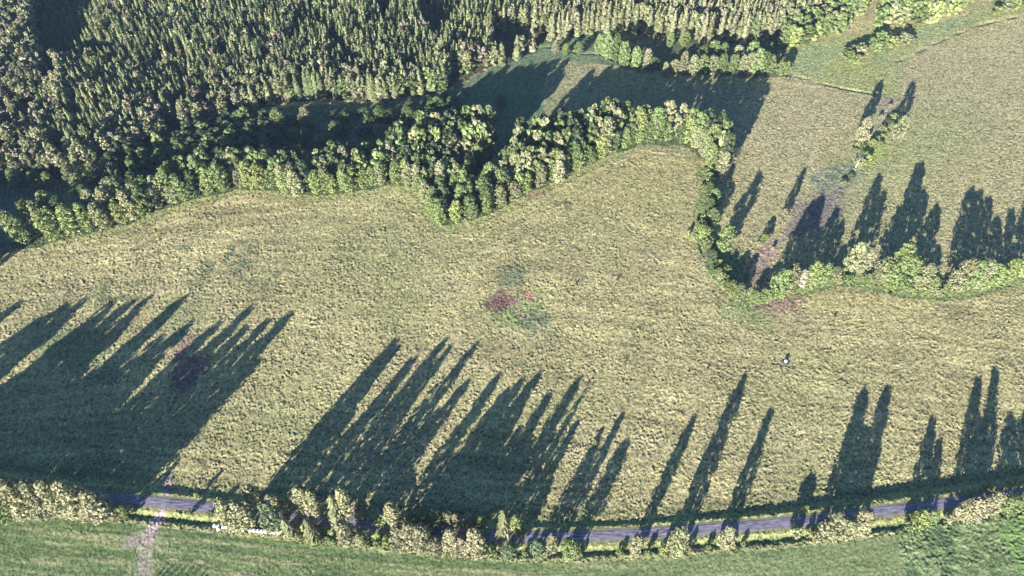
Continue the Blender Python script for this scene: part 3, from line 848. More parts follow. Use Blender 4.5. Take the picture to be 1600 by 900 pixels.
# ------------------------------------------------------------------ riverside trees on the right
for kd, u, v, hh, tone, w_, zn in [
    ('broadleaf_tree', 1180, 470, 7, 'fresh', 3.2, "in the round willow clump by the bare reddish patch"),
    ('broadleaf_tree', 1194, 468, 8, 'fresh', 3.6, "in the round willow clump by the bare reddish patch"),
    ('broadleaf_tree', 1210, 464, (1262, 306), 'fresh', 4.4, "in the round willow clump by the bare reddish patch"),
    ('broadleaf_tree', 1227, 458, (1290, 305), 'pale', 4.4, "between the reddish patch and the whitish tree"),
    ('pale_tree', 1246, 448, 13, 'white', 3.4, "whitish one standing out of the riverside trees"),
    ('broadleaf_tree', 1264, 446, (1323, 330), 'bright', 4.0, "just right of the whitish riverside tree"),
    ('broadleaf_tree', 1281, 440, (1326, 348), 'fresh', 3.8, "just right of the whitish riverside tree"),
    ('broadleaf_tree', 1303, 432, 7, 'pale', 3.2, "in the thin stretch of the riverside row"),
    ('broadleaf_tree', 1322, 426, (1388, 276), 'pale', 4.0, "in the thin stretch of the riverside row"),
    ('broadleaf_tree', 1340, 426, (1385, 300), 'straw', 4.4, "in the thin stretch of the riverside row"),
    ('broadleaf_tree', 1374, 436, (1424, 330), 'pale', 5.0, "in the broad blue-green riverside clump"),
    ('broadleaf_tree', 1388, 440, (1440, 252), 'fresh', 5.8, "in the broad blue-green riverside clump"),
    ('broadleaf_tree', 1404, 446, (1454, 300), 'fresh', 5.0, "in the broad blue-green riverside clump"),
    ('broadleaf_tree', 1432, 450, (1479, 323), 'pale', 4.4, "between the two broad riverside clumps"),
    ('broadleaf_tree', 1452, 452, 9, 'fresh', 3.4, "between the two broad riverside clumps"),
    ('broadleaf_tree', 1486, 454, (1530, 293), 'pale', 4.6, "in the right riverside clump near the frame edge"),
    ('broadleaf_tree', 1502, 454, (1545, 300), 'fresh', 4.4, "in the right riverside clump near the frame edge"),
    ('broadleaf_tree', 1522, 450, (1566, 312), 'pale', 4.4, "in the right riverside clump near the frame edge"),
    ('broadleaf_tree', 1545, 444, (1580, 345), 'fresh', 4.2, "in the right riverside clump near the frame edge"),
    ('broadleaf_tree', 1566, 438, (1596, 330), 'bright', 4.2, "in the right riverside clump near the frame edge"),
    ('broadleaf_tree', 1592, 430, (1618, 300), 'bright', 4.6, "in the right riverside clump near the frame edge"),
    # column down the east edge of the peninsula
    ('broadleaf_tree', 1106, 302, 8, 'green', 2.8, "in the thin column below the belt's right end"),
    ('broadleaf_tree', 1114, 316, 10, 'fresh', 3.4, "in the thin column below the belt's right end"),
    ('broadleaf_tree', 1106, 330, 9, 'green', 3.2, "in the thin column below the belt's right end"),
    ('broadleaf_tree', 1112, 348, 10, 'fresh', 3.4, "in the thin column below the belt's right end"),
    ('broadleaf_tree', 1095, 370, 8, 'bright', 4.2, "leftmost round bright crown above the hedge hollow"),
    ('broadleaf_tree', 1128, 392, (1186, 271), 'fresh', 5.0, "big round crown above the hedge hollow"),
    ('broadleaf_tree', 1110, 404, 6, 'blue', 3.0, "low in the hedge hollow"),
    ('broadleaf_tree', 1122, 430, 5, 'bright', 2.4, "low in the hedge hollow"),
    ('broadleaf_tree', 1140, 458, 9, 'bright', 3.8, "bright round crown at the foot of the hedge hollow"),
    ('broadleaf_tree', 1152, 462, (1172, 390), 'fresh', 3.2, "behind the bright crown at the foot of the hedge hollow"),
    ('bare_tree', 1157, 466, 7, 'white', 1.6, "white bare little tree at the tip of the hedge hollow"),
    # right meadow
    ('broadleaf_tree', 1340, 224, (1371, 124), 'straw', 3.8, "lone pale tree in the upper right meadow, left of its pair"),
    ('broadleaf_tree', 1397, 220, (1423, 128), 'pale', 3.8, "lone pale tree in the upper right meadow, right of its pair"),
    ('bare_tree', 1337, 262, 10, 'white', 2.8, "whitish half-bare tree above the teal marsh patch"),
    ('broadleaf_tree', 1216, 358, (1256, 263), 'straw', 2.4, "pale thin tree left of the dark shaded meadow"),
    ('broadleaf_tree', 1192, 378, 6, 'bright', 2.6, "small bright tree by the pinkish dry channel"),
]:
    T(kd, u, v, tip_h(u, v, *hh) if isinstance(hh, tuple) else hh, tone, zn, w=w_)
for u, v, h_, tone in [(1352, 218, 4.5, 'straw'), (1362, 226, 4, 'bright'), (1378, 205, 3.6, 'pale'), (1385, 192, 3, 'dark'), (1375, 186, 3, 'straw'),
                       (1356, 250, 3.5, 'bright'), (1390, 168, 2.6, 'tan'), (1185, 385, 3, 'straw'), (1200, 372, 3, 'pale'), (1206, 392, 2.4, 'straw'),
                       (1245, 420, 3.5, 'dark'), (1288, 420, 2, 'bright'), (1087, 350, 2.4, 'green'), (1085, 374, 4, 'fresh'), (1074, 368, 3, 'bright'),
                       (900, 444, 1.1, 'dark'), (964, 438, 1.1, 'dark'), (1390, 461, 1.3, 'dark'), (1304, 496, 1.2, 'dark'), (1105, 578, 1.2, 'green'),
                       (929, 692, 2.4, 'bright'), (1130, 445, 3.2, 'fresh'), (1104, 388, 3, 'green'), (1118, 412, 3.4, 'dark'), (1130, 424, 3.2, 'blue'),
                       (1220, 466, 3.5, 'bright'), (1290, 434, 3.2, 'fresh'), (1310, 442, 3.2, 'pale'), (1355, 436, 3.5, 'fresh'), (1418, 455, 3.5, 'bright'),
                       (1445, 458, 3.2, 'fresh'), (1466, 458, 3.2, 'pale'), (1534, 452, 3.2, 'fresh'), (1345, 205, 3, 'white')]:
    T('shrub', u, v, h_, tone, 'meadow')

# ------------------------------------------------------------------ row on the north bank, trees standing in the shaded valley
for kd, u, v, hh, tone, w_, zn in [
    ('pale_tree', 868, 83, 10, 'straw', 3.2, "in the three small trees by the sunlit wedge"),
    ('pale_tree', 884, 86, 9, 'bright', 3.2, "in the three small trees by the sunlit wedge"),
    ('broadleaf_tree', 904, 85, 10, 'fresh', 3.4, "in the three small trees by the sunlit wedge"),
    ('broadleaf_tree', 935, 86, 17, 'fresh', 4.0, "in the broad green clump at the north row's left end"),
    ('broadleaf_tree', 948, 94, 20, 'fresh', 4.6, "in the broad green clump at the north row's left end"),
    ('broadleaf_tree', 962, 98, 22, 'green', 4.6, "in the broad green clump at the north row's left end"),
    ('broadleaf_tree', 974, 105, 21, 'fresh', 4.4, "in the broad green clump at the north row's left end"),
    ('broadleaf_tree', 992, 106, 17, 'fresh', 3.8, "in the second clump of the north row"),
    ('pale_tree', 1010, 105, 15, 'straw', 4.2, "in the second clump of the north row"),
    ('pale_tree', 1038, 118, 11, 'pale', 3.0, "alone in the gap of the north row"),
    ('pale_tree', 1064, 115, 18, 'straw', 3.8, "in the long middle stretch of the north row"),
    ('broadleaf_tree', 1080, 116, 15, 'pale', 4.0, "in the long middle stretch of the north row"),
    ('broadleaf_tree', 1110, 116, 15, 'pale', 4.4, "in the long middle stretch of the north row"),
    ('broadleaf_tree', 1112, 92, 15, 'fresh', 4.6, "behind the long middle stretch of the north row"),
    ('broadleaf_tree', 1128, 94, 14, 'green', 4.2, "behind the long middle stretch of the north row"),
    ('broadleaf_tree', 1142, 114, 15, 'fresh', 4.4, "in the long middle stretch of the north row"),
    ('broadleaf_tree', 1158, 112, 13, 'pale', 3.6, "in the long middle stretch of the north row"),
    ('broadleaf_tree', 1180, 115, 20, 'fresh', 5.0, "at the right end of the north row"),
    ('broadleaf_tree', 1200, 113, 14, 'bright', 4.0, "at the right end of the north row"),
    ('pale_tree', 1212, 95, 9, 'straw', 3.2, "at the right end of the north row"),
    ('pale_tree', 1226, 112, 9, 'bright', 3.2, "at the right end of the north row"),
    ('broadleaf_tree', 1045, 74, 12, 'fresh', 3.0, "at the foot of the top wood behind the gap"),
    ('broadleaf_tree', 1068, 72, 12, 'bright', 4.0, "at the foot of the top wood behind the gap"),
    ('broadleaf_tree', 782, 168, 10, 'green', 4.4, "standing alone in the shaded valley meadow"),
    ('broadleaf_tree', 440, 208, 19, 'fresh', 4.6, "catching sun at the left of the shaded valley"),
    ('broadleaf_tree', 412, 206, 11, 'green', 4.2, "catching sun at the left of the shaded valley"),
    ('broadleaf_tree', 479, 196, 14, 'pale', 4.0, "catching sun at the left of the shaded valley"),
    ('broadleaf_tree', 524, 208, 9, 'green', 5.0, "in the shaded valley, left pair"),
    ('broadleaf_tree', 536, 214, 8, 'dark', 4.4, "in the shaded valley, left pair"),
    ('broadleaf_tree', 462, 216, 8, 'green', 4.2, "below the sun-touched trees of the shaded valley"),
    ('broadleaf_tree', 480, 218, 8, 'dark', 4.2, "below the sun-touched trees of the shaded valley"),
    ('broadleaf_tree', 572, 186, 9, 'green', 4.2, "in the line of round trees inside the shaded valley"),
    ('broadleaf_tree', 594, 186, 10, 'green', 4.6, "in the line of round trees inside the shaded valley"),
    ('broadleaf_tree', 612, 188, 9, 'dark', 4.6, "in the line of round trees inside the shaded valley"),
    ('broadleaf_tree', 638, 188, 10, 'green', 4.4, "in the line of round trees inside the shaded valley"),
    ('broadleaf_tree', 654, 192, 9, 'green', 4.2, "in the line of round trees inside the shaded valley"),
    ('broadleaf_tree', 684, 168, 8, 'green', 4.0, "in the line of round trees inside the shaded valley"),
    ('broadleaf_tree', 120, 288, 15, 'pale', 4.0, "between the forest foot and the plantation rows"),
    ('broadleaf_tree', 134, 300, 13, 'bright', 4.0, "between the forest foot and the plantation rows"),
    ('broadleaf_tree', 62, 294, 13, 'green', 4.0, "at the forest foot above the plantation rows"),
    ('broadleaf_tree', 82, 292, 11, 'fresh', 3.0, "at the forest foot above the plantation rows"),
    ('broadleaf_tree', 36, 294, 15, 'green', 4.2, "at the forest foot above the plantation rows"),
]:
    T(kd, u, v, hh, tone, zn, w=w_)

def fill(poly, s, seed, cb, jit=.36, excl=()):
    """jittered grid of points over a polygon given in photo pixels"""
    px = [W(*p) for p in poly]
    x0, x1 = min(float(p[0]) for p in px), max(float(p[0]) for p in px)
    y0, y1 = min(float(p[1]) for p in px), max(float(p[1]) for p in px)
    r = np.random.default_rng(seed)
    X, Y = np.meshgrid(np.arange(x0, x1, s), np.arange(y0, y1, s * .9))
    X = X + (np.arange(X.shape[0]) % 2)[:, None] * s * .5
    X = (X + r.uniform(-jit, jit, X.shape) * s).ravel(); Y = (Y + r.uniform(-jit, jit, Y.shape) * s).ravel()
    U, V_ = PX(X, Y)
    ok = in_poly(U, V_, poly)
    for e_ in excl: ok &= ~in_poly(U, V_, e_)
    for x, y, u, v in zip(X[ok], Y[ok], U[ok], V_[ok]):
        cb(float(x), float(y), float(u), float(v), r)

# the long belt
front_line = wl([(55, 384), (110, 370), (180, 357), (260, 325), (330, 306), (380, 296), (430, 297), (480, 307), (560, 299), (610, 289), (650, 298), (668, 328),
                 (690, 353), (740, 343), (800, 318), (850, 292), (930, 255), (1000, 226), (1060, 226), (1088, 236), (1112, 268)], 3)
def sect(u):
    for lim, s_ in ((150, "at its shaded left end"), (300, "left of its first bend"), (430, "above the straw-lit meadow corner"), (560, "in its straight middle part"),
                    (650, "where it begins to swell"), (770, "on its pointed lobe"), (880, "right of its pointed lobe"), (980, "on its rising right arm"), (1200, "at its hooked right end")):
        if u < lim: return s_
def cb_belt(x, y, u, v, r):
    d, _, _ = line_dist(np.array([x]), np.array([y]), front_line)
    fr = d[0] < 4.8
    tall = 17 + 5 * r.random()
    if u < 470: tall = 21 + 4 * r.random()
    if 610 < u < 785 and v < 262: tall = 25 + 4 * r.random()
    if u > 800: tall = 24 + 4 * r.random() + (2 if u < 980 else 0)
    if 640 < u < 720 and v > 300: tall = 13 + 4 * r.random()
    if fr: tall = (15.5 + 5 * r.random() if u > 800 and r.random() < .5 else tall * ((.9 if u > 900 else .84) + .1 * r.random()))
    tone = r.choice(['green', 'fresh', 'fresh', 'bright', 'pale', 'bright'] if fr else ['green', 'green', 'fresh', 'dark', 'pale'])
    T('broadleaf_tree', u, v, tall, str(tone), ("F|" if fr else "B|") + sect(u), w=3.5 + 1.1 * r.random() + (.8 if tall > 21 else 0), parts=bool(fr), xy=(x, y))
fill(BELT, 6.9, 5, cb_belt)
_fl = smooth_line(front_line, 1); acc = 0
for (ax, ay), (bx, by) in zip(front_line[:-1], front_line[1:]):
    L_ = math.hypot(bx - ax, by - ay); t_ = 9.5 - acc
    while t_ < L_:
        x, y = ax + (bx - ax) * t_ / L_, ay + (by - ay) * t_ / L_ + 1.5
        u, v = (float(q) for q in PX(x, y))
        T('broadleaf_tree', u, v, 13 + 5 * R.random(), R.choice(['fresh', 'bright', 'green', 'pale']), "F|" + sect(u), w=3.0 + R.random(), xy=(x, y)); t_ += 9.5
    acc = (acc + L_) % 9.5
for u, v, hh, tone, zn in [(690, 302, 24, 'straw', 'pale crown rising over the neck of the belt\'s lobe'), (735, 222, 25, 'white', 'tall pale crown at the back of the belt\'s lobe'),
                       (448, 300, 21, 'straw', 'straw-pale crown in the belt\'s straight middle part'), (466, 306, 20, 'pale', 'pale olive crown right beside the straw one in the belt'),
                       (545, 275, 23, 'straw', 'pale crown behind the front row before the belt swells'), (615, 270, 23, 'straw', 'straw-pale crown where the belt swells'),
                       (655, 300, 22, 'straw', 'straw-pale front crown at the neck of the belt\'s lobe'), (1126, 272, 17, 'straw', 'straw-pale crown at the hooked right end of the belt'),
                       (872, 286, 17, 'straw', 'straw-pale front crown on the belt\'s right arm')]:
    T('pale_tree', u, v, hh, tone, zn, w=4.3)

# scrub between forest and belt on the left
def cb_mid(x, y, u, v, r):
    if r.random() < .35: return
    T('broadleaf_tree', u, v, 12 + 7 * r.random(), str(r.choice(['green', 'pale', 'fresh', 'dark'])), "G|in the loose trees between forest and belt", w=3.4 + r.random(), parts=False, xy=(x, y))
fill([(135, 280), (195, 255), (245, 235), (292, 214), (262, 250), (240, 268), (215, 285), (160, 302)], 6.8, 8, cb_mid)
def cb_low(x, y, u, v, r):
    if r.random() < .45: return
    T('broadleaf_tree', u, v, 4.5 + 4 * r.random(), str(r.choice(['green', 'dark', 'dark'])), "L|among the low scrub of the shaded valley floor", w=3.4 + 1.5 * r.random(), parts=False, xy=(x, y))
fill([(390, 200), (470, 185), (560, 178), (700, 150), (720, 165), (640, 205), (560, 222), (470, 235), (400, 240)], 8.5, 18, cb_low)
def cb_hedge(x, y, u, v, r):
    T('shrub', u, v, 2.5 + 2.5 * r.random(), str(r.choice(['fresh', 'bright', 'pale', 'green'])), "H|in the continuous low scrub along the river", w=2.2 + r.random(), parts=False, xy=(x, y))
fill([(1172, 476), (1240, 458), (1300, 440), (1360, 442), (1440, 460), (1510, 458), (1600, 432), (1600, 420), (1500, 446), (1440, 448), (1370, 430), (1300, 426), (1240, 442), (1180, 462)], 4.6, 41, cb_hedge)
def cb_hollow(x, y, u, v, r):
    T('shrub', u, v, (2.5 + 3 * r.random()) * (.55 if u > 1300 else 1), str(r.choice(['fresh', 'bright', 'pale', 'pale' if u > 1300 else 'green'])), "H|in the rough scrub " + ("of the upper right meadow" if u > 1300 else "of the hedge hollow"), w=2.2 + r.random(), parts=False, xy=(x, y))
fill([(1096, 262), (1124, 266), (1116, 345), (1108, 372), (1122, 400), (1160, 462), (1150, 470), (1112, 430), (1088, 372), (1100, 320)], 5.0, 42, cb_hollow)
fill([(1332, 215), (1350, 222), (1380, 195), (1392, 160), (1400, 178), (1392, 215), (1352, 262), (1325, 300), (1312, 296), (1338, 255)], 8.0, 43, cb_hollow)
def cb_mid2(x, y, u, v, r):
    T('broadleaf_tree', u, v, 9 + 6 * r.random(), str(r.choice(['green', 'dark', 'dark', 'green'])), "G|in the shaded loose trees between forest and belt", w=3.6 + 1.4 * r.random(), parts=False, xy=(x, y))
fill([(255, 232), (300, 208), (350, 196), (400, 186), (430, 200), (425, 235), (380, 252), (300, 262), (245, 280)], 7.2, 19, cb_mid2)
# woodland left of the frame: shades the wedge at the left edge
def cb_left(x, y, u, v, r):
    T('broadleaf_tree', u, v, 21 + 5 * r.random(), 'green', 'beyond', w=4.3, parts=False, xy=(x, y))
fill([(-260, 470), (-72, 470), (-40, 440), (-30, 352), (-260, 352)], 8.0, 9, cb_left)

# top right wood
def cb_tr(x, y, u, v, r):
    T('broadleaf_tree', u, v, 15 + 6 * r.random(), str(r.choice(['fresh', 'pale', 'bright', 'green'])), "R|in the light green wood at the top right", w=4.0 + r.random(), parts=False, xy=(x, y))
fill([(1196, 78), (1250, 76), (1302, 58), (1348, 24), (1420, -60), (1330, -60), (1290, 8), (1245, 46)], 7.5, 12, cb_tr)
fill([(1362, 42), (1404, 48), (1442, 44), (1484, 28), (1512, 12), (1600, -60), (1440, -60), (1378, 0)], 7.5, 13, cb_tr)
def cb_trs(x, y, u, v, r):
    if r.random() < .25: return
    T('broadleaf_tree', u, v, 6 + 3.5 * r.random(), str(r.choice(['fresh', 'bright', 'pale'])), "S|in the low scrub at the edge of the bright marsh", w=3.6 + r.random(), parts=False, xy=(x, y))
fill([(1300, 98), (1330, 104), (1360, 86), (1430, 66), (1440, 58), (1380, 62), (1320, 80)], 7., 14, cb_trs)
fill([(1555, 24), (1640, 6), (1640, -20), (1570, -8)], 7., 15, cb_trs)

# the forest
HOLES = [[(74, -8), (118, -30), (165, -20), (152, 62), (122, 112), (84, 116), (70, 70)], [(655, -20), (735, -30), (716, 44), (682, 80), (660, 52)],
         [(132, 85), (190, 88), (196, 104), (140, 106)], [(770, 55), (850, 40), (846, 66), (812, 90), (770, 95)]]
tr1 = wl([(425, -60), (470, 0), (520, 70), (560, 120)], 4)
tr2 = wl([(70, -20), (75, 60), (90, 130), (60, 200), (0, 240)], 4)
def cb_for(x, y, u, v, r):
    xa, ya = np.array([x]), np.array([y])
    if line_dist(xa, ya, tr1)[0][0] < 2.6 or line_dist(xa, ya, tr2)[0][0] < 4: return
    n = fbm(xa, ya, 34, 5, 2)[0]; n2 = vn(xa, ya, 15, 2)[0]
    if n2 < .27 and r.random() < .75: return
    edge = min(line_dist(xa, ya, FEDGE)[0][0], 99)
    pinef = 0
    if u < 120: pinef = .75
    elif u < 420: pinef = .8 * (1 - sstep(0, 30, edge)) + .08
    elif u < 830: pinef = .35 * (1 - sstep(0, 22, edge)) + .04
    else: pinef = .25
    ht = 14.5 + 8 * n + 5.0 * (r.random() - .5) + (5 if r.random() < .05 else 0)
    if u > 830: ht += 3
    rr = r.random()
    if rr < pinef:
        T('pine_tree', u, v, ht * .98, str(r.choice(['tan', 'pale', 'pale', 'straw', 'spruce_y'])), 'forest', w=2.6 + 1.0 * r.random(), parts=False, xy=(x, y))
    elif rr < pinef + (.30 if edge < 14 and u > 540 and u < 800 else .015):
        T('broadleaf_tree', u, v, ht * .85, str(r.choice(['fresh', 'pale', 'green'])), "W|at the wood's edge above the shaded valley", w=3.8 + r.random(), parts=False, xy=(x, y))
    else:
        T('spruce_tree', u, v, ht, str(r.choice(['pale', 'spruce_y', 'pale', 'straw'] if u > 800 else ['spruce', 'spruce', 'spruce_y', 'spruce_y'])), 'forest', w=2.3 + 1.0 * r.random() + (.6 if u > 800 or edge < 12 else 0), parts=False, xy=(x, y))
FEDGE = wl([p for p in FOREST[4:]], 2)
fill(FOREST, 4.35, 21, cb_for, excl=HOLES)
def cb_young(x, y, u, v, r):
    T('spruce_tree', u, v, 6 + 3 * r.random(), 'spruce', 'forest', w=1.3, parts=False, xy=(x, y))
for hpoly in HOLES[:3]: fill(hpoly, 4.4, 33, cb_young)
def cb_rows(x, y, u, v, r):
    T('shrub', u, v, 1.6 + r.random() * .5, 'dark', 'rows', w=1.0, parts=False, xy=(x, y))

# ------------------------------------------------------------------ place: the nearest 300 of a kind one by one, the rest as one wood
for s_ in SPEC:
    s_['U'], s_['V'] = (float(q) for q in PX(s_['x'], s_['y']))
    s_['in'] = -15 < s_['U'] < 1615 and -5 < s_['V'] < 930 and s_['zone'] != 'beyond'
    s_['d'] = s_['y'] * CP + H * SP
KIND = {'pale_tree': 'broadleaf_tree', 'garden_spruce': 'spruce_tree', 'bare_tree': 'broadleaf_tree'}
for s_ in SPEC: s_['name'] = KIND.get(s_['kind'], s_['kind'])
BUDGET = {'broadleaf_tree': 300, 'spruce_tree': 300, 'pine_tree': 290, 'shrub': 290}
indiv, rest = [], []
for kn, lim in BUDGET.items():
    L_ = [s_ for s_ in SPEC if s_['name'] == kn]
    L_.sort(key=lambda s_: (not s_['in'], not s_['parts'], s_['d']))
    k = 0
    for s_ in L_:
        if s_['in'] and k < lim: indiv.append(s_); k += 1
        else: rest.append(s_)

ORD = ["first", "second", "third", "fourth", "fifth", "sixth", "seventh", "eighth", "ninth", "tenth", "eleventh", "twelfth", "thirteenth", "fourteenth", "fifteenth",
       "sixteenth", "seventeenth", "eighteenth", "nineteenth", "twentieth"]
def ordn(i):
    if i < len(ORD): return ORD[i]
    n = i + 1
    return str(n) + ("th" if 10 <= n % 100 <= 20 else {1: "st", 2: "nd", 3: "rd"}.get(n % 10, "th"))
def hw(h):
    return "short" if h < 9 else "middling" if h < 16 else "tall"
byz = {}
for s_ in indiv: byz.setdefault(s_['zone'], []).append(s_)
def noun(s_):
    return {'spruce_tree': 'spruce', 'pine_tree': 'pine', 'shrub': 'shrub'}.get(s_['name'], 'tree')
for zn, L_ in byz.items():
    L_.sort(key=lambda s_: s_['U'])
    for i, s_ in enumerate(L_):
        tw = WORD[s_['tone']]; o_ = ordn(i)
        if zn.startswith("F|"):
            s_['label'] = f"{tw} sunlit front tree of the belt, {o_} from left {zn[2:]}"; s_['group'] = "front row of the long tree belt"
        elif zn.startswith("B|"):
            s_['label'] = f"{hw(s_['h'])} {tw} tree behind the belt's front row, {zn[2:]}"; s_['group'] = "inner trees of the belt " + zn[2:] + ", " + hw(s_['h']) + " " + tw
        elif zn[1] == '|':
            s_['label'] = f"{hw(s_['h'])} {tw} tree {zn[2:]}"; s_['group'] = zn[2:] + ", " + hw(s_['h']) + " " + tw
        elif zn == 'forest':
            side = "left" if s_['U'] < 270 else "middle" if s_['U'] < 560 else "right" if s_['U'] < 830 else "top"
            s_['label'] = f"{hw(s_['h'])} {tw} {noun(s_)} crowded into the front of the {side} forest"
            s_['group'] = f"{hw(s_['h'])} {tw} {noun(s_)}s, {side} forest front"
        elif zn == 'verge':
            s_['label'] = f"low {tw} shrub on the road verge, {o_} shrub from the left along the road"; s_['group'] = "shrubs along the road verges"
        elif zn == 'meadow':
            s_['group'] = "shrubs dotted about the right meadow and riverside"
            s_['label'] = f"low {tw} shrub in the open meadow and riverside, {o_} shrub from the left there"
        elif len(L_) == 1:
            s_['label'] = f"{hw(s_['h'])} {tw} {noun(s_)} {zn}"; s_['group'] = "single trees of the valley"
            if zn.split()[0] in ('lone', 'whitish', 'pale', 'white', 'tall', 'straw-pale', 'big', 'leftmost', 'bright', 'small', 'short'): s_['label'] = zn
        else:
            pos = "leftmost" if i == 0 else "rightmost" if i == len(L_) - 1 else o_ + " from left"
            s_['label'] = f"{tw} {noun(s_)} {zn}, {pos}".replace('on the south side of the road', 'south of the road').replace('on the north side of the road', 'north of the road'); s_['group'] = "trees " + zn
    if zn in ('verge', 'meadow'):
        pass

for s_ in indiv:          # keep every label within 16 words
    if len(s_['label'].replace('-', ' ').split()) > 16:
        s_['label'] = s_['label'].replace(WORD[s_['tone']], WORD[s_['tone']].split()[-1].split('-')[0], 1).replace("sunlit ", "")
    for cut in (" there", "low ", "the photo's ", "mid ", " shrub from the left"):
        if len(s_['label'].replace('-', ' ').replace("'", " ").split()) > 16: s_['label'] = s_['label'].replace(cut, "" if cut != " shrub from the left" else " from left", 1)
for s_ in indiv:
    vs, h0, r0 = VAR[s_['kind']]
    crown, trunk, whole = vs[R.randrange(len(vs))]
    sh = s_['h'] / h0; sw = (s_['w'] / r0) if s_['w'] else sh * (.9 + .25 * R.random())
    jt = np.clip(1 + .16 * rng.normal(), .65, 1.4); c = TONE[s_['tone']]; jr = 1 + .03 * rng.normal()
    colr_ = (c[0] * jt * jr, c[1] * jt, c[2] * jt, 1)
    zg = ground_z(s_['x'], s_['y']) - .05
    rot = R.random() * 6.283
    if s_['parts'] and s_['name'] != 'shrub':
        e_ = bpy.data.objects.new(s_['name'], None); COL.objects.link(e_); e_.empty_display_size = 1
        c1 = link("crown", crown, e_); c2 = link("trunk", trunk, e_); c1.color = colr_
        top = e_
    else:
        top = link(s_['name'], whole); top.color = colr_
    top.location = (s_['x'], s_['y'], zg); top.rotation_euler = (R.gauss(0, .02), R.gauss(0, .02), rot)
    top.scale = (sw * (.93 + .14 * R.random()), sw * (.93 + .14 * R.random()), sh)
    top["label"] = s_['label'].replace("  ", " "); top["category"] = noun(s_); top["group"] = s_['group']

def merge(name, specs, label, cat):
    VV, FF, CC = [], [], []; o = 0
    for s_ in specs:
        lo = LO[s_['name']]; lv, lc, (wv_, wf) = lo[R.randrange(len(lo))]
        h0, r0 = {'broadleaf_tree': (20., 3.7), 'spruce_tree': (22., 2.5), 'pine_tree': (22., 2.7), 'shrub': (4., 2.1)}[s_['name']]
        sh = s_['h'] / h0; sw = (s_['w'] / r0) if s_['w'] else sh
        a = R.random() * 6.283; ca, sa = math.cos(a), math.sin(a)
        v = lv * np.array([sw, sw, sh])
        tw_ = wv_[:30] if s_['name'] == 'spruce_tree' else wv_
        v = np.stack([v[:, 0] * ca - v[:, 1] * sa + s_['x'], v[:, 0] * sa + v[:, 1] * ca + s_['y'], v[:, 2] + (ground_z(s_['x'], s_['y']) if s_['y'] < 230 else 0) - .05], 1)
        t_ = TONE[s_['tone']]; jt = float(np.clip(1 + .13 * rng.normal(), .7, 1.35)); jr = 1 + .03 * rng.normal()
        VV.append(v); CC.append(lc * np.array([t_[0] * jt * jr, t_[1] * jt, t_[2] * jt])); FF.append(np.arange(len(v)).reshape(-1, 4) + o); o += len(v)
    me = np_mesh(name, np.concatenate(VV), np.concatenate(FF)); add_col(me, "leaf", np.concatenate(CC)); me.materials.append(M_LEAFM)
    link(name, me, kind="stuff", label=label, category=cat)

con = [s_ for s_ in rest if s_['name'] in ('spruce_tree', 'pine_tree')]
brd = [s_ for s_ in rest if s_['name'] not in ('spruce_tree', 'pine_tree')]
print("individual", {k: sum(s_['name'] == k for s_ in indiv) for k in BUDGET}, "rest", len(con), len(brd))
merge("conifer_forest", con, "dense conifer forest filling the top of the valley behind its front trees", "forest")
merge("broadleaf_wood", brd, "light green broadleaf wood along the top right and beyond the fields", "wood")

# ------------------------------------------------------------------ wrapped hay bales
M_WRAP = plain("white_bale_wrap", (.78, .74, .73), .35, .10, 3)
def bale_mesh():
    seg, prof = 20, [(-.62, .0), (-.62, .45), (-.60, .62), (-.50, .70), (-.2, .715), (.2, .715), (.50, .70), (.60, .62), (.62, .45), (.62, .0)]
    V_, F_ = [], []
    for x, r_ in prof:
        for k in range(seg):
            a = 2 * math.pi * k / seg; rr = r_ * (1 + .012 * math.sin(5 * a + 9 * x))
            V_.append((x, rr * math.cos(a), .70 + rr * math.sin(a)))
    n = len(prof)
    for i in range(n - 1):
        for k in range(seg): F_.append((i * seg + k, i * seg + (k + 1) % seg, (i + 1) * seg + (k + 1) % seg, (i + 1) * seg + k))
    me = np_mesh("bale", np.array(V_), np.array(F_), True); me.materials.append(M_WRAP)
    return me
bm_ = bale_mesh()
slots = [k for k in range(17) if k != 8]
nb = len(slots)
for i, k in enumerate(slots):
    t = k / 16.0
    x, y = (float(q) for q in W(337 + 98 * t, 823.0 + 10.5 * t + 1.2 * math.sin(3.1 * t)))
    o = link("hay_bale", bm_)
    o.location = (x, y, ground_z(x, y) + .02); o.rotation_euler = (R.random() * .3, 0, math.radians(90 - 8 + R.gauss(0, 7)))
    sc_ = .98 + .06 * R.random(); o.scale = (sc_, sc_, sc_)
    o["category"] = "hay bale"; o["group"] = "white wrapped hay bales lined up at the field edge"
    o["label"] = "white wrapped bale, " + ("leftmost of the row at the field edge" if i == 0 else "rightmost of the row at the field edge" if i == nb - 1 else f"{ORD[i]} from the left in the row at the field edge")
x, y = (float(q) for q in W(343, 829))
o = link("hay_bale", bm_, label="single white bale set in front of the row's left end", category="hay bale", group="white wrapped hay bales lined up at the field edge")
o.location = (x, y, ground_z(x, y) + .02); o.rotation_euler = (0, 0, .6)

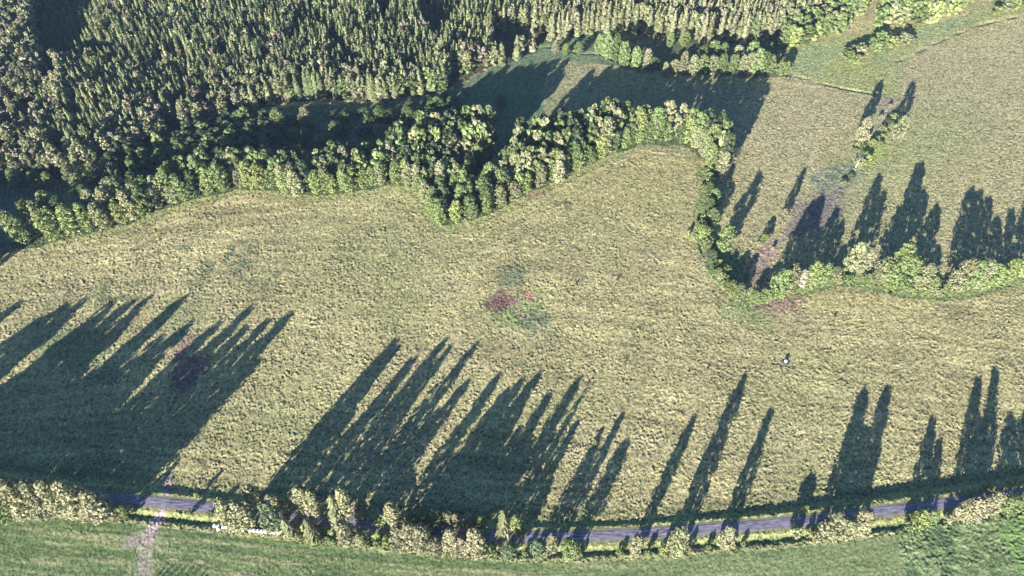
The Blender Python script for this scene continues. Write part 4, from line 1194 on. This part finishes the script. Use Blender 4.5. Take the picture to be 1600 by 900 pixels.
# ------------------------------------------------------------------ concrete shaft standing in the meadow
M_CONC = plain("weathered_concrete", (.20, .19, .19)); M_LID = plain("white_lid", (.80, .78, .74), .5, .06)
M_DIRT = plain("dark_trodden_soil", (.06, .05, .055))
def lathe(prof, seg=20):
    V_, F_ = [], []
    for r_, zz in prof:
        for k in range(seg):
            a = 2 * math.pi * k / seg; V_.append((r_ * math.cos(a), r_ * math.sin(a), zz))
    for i in range(len(prof) - 1):
        for k in range(seg): F_.append((i * seg + k, i * seg + (k + 1) % seg, (i + 1) * seg + (k + 1) % seg, (i + 1) * seg + k))
    return np.array(V_), np.array(F_)
x, y = (float(q) for q in W(1227, 566))
e_ = bpy.data.objects.new("concrete_shaft", None); COL.objects.link(e_); e_.location = (x, y, 0)
e_["label"] = "white-topped concrete shaft with dark trodden rim alone in the right meadow"; e_["category"] = "shaft"
for nm, prof, mt in (("ring", [(.72, -.3), (.80, -.3), (.80, 1.25), (.74, 1.3), (.62, 1.3)], M_CONC), ("lid", [(.0, 1.50), (.45, 1.49), (.74, 1.44), (.77, 1.38), (.76, 1.305), (0, 1.305)], M_LID),
                     ("soil_collar", [(0.9, .34), (1.25, .36), (1.7, .25), (2.0, -.1)], M_DIRT)):
    v, f = lathe(prof); me = np_mesh(nm, v, f, True); me.materials.append(mt); link(nm, me, e_)

# ------------------------------------------------------------------ thin morning air
m_hz, t, N, L = nt("morning_air")
out = N.new("ShaderNodeOutputMaterial"); pv = N.new("ShaderNodeVolumePrincipled")
pv.inputs['Color'].default_value = (.38, .58, 1.0, 1); pv.inputs['Density'].default_value = HAZE; pv.inputs['Anisotropy'].default_value = 0.0
L.new(pv.outputs[0], out.inputs['Volume'])
X0, X1, Y0, Y1, Z0, Z1 = xs[0] - 10, xs[-1] + 10, ys[0] - 10, ys[-1] + 10, -4.0, H + 12
v = np.array([(x, y, zz) for zz in (Z0, Z1) for y in (Y0, Y1) for x in (X0, X1)])
f = np.array([(0, 2, 3, 1), (4, 5, 7, 6), (0, 1, 5, 4), (2, 6, 7, 3), (0, 4, 6, 2), (1, 3, 7, 5)])
me = np_mesh("haze", v, f); me.materials.append(m_hz)
link("haze", me, kind="stuff", label="thin bluish morning haze over the whole valley", category="haze")
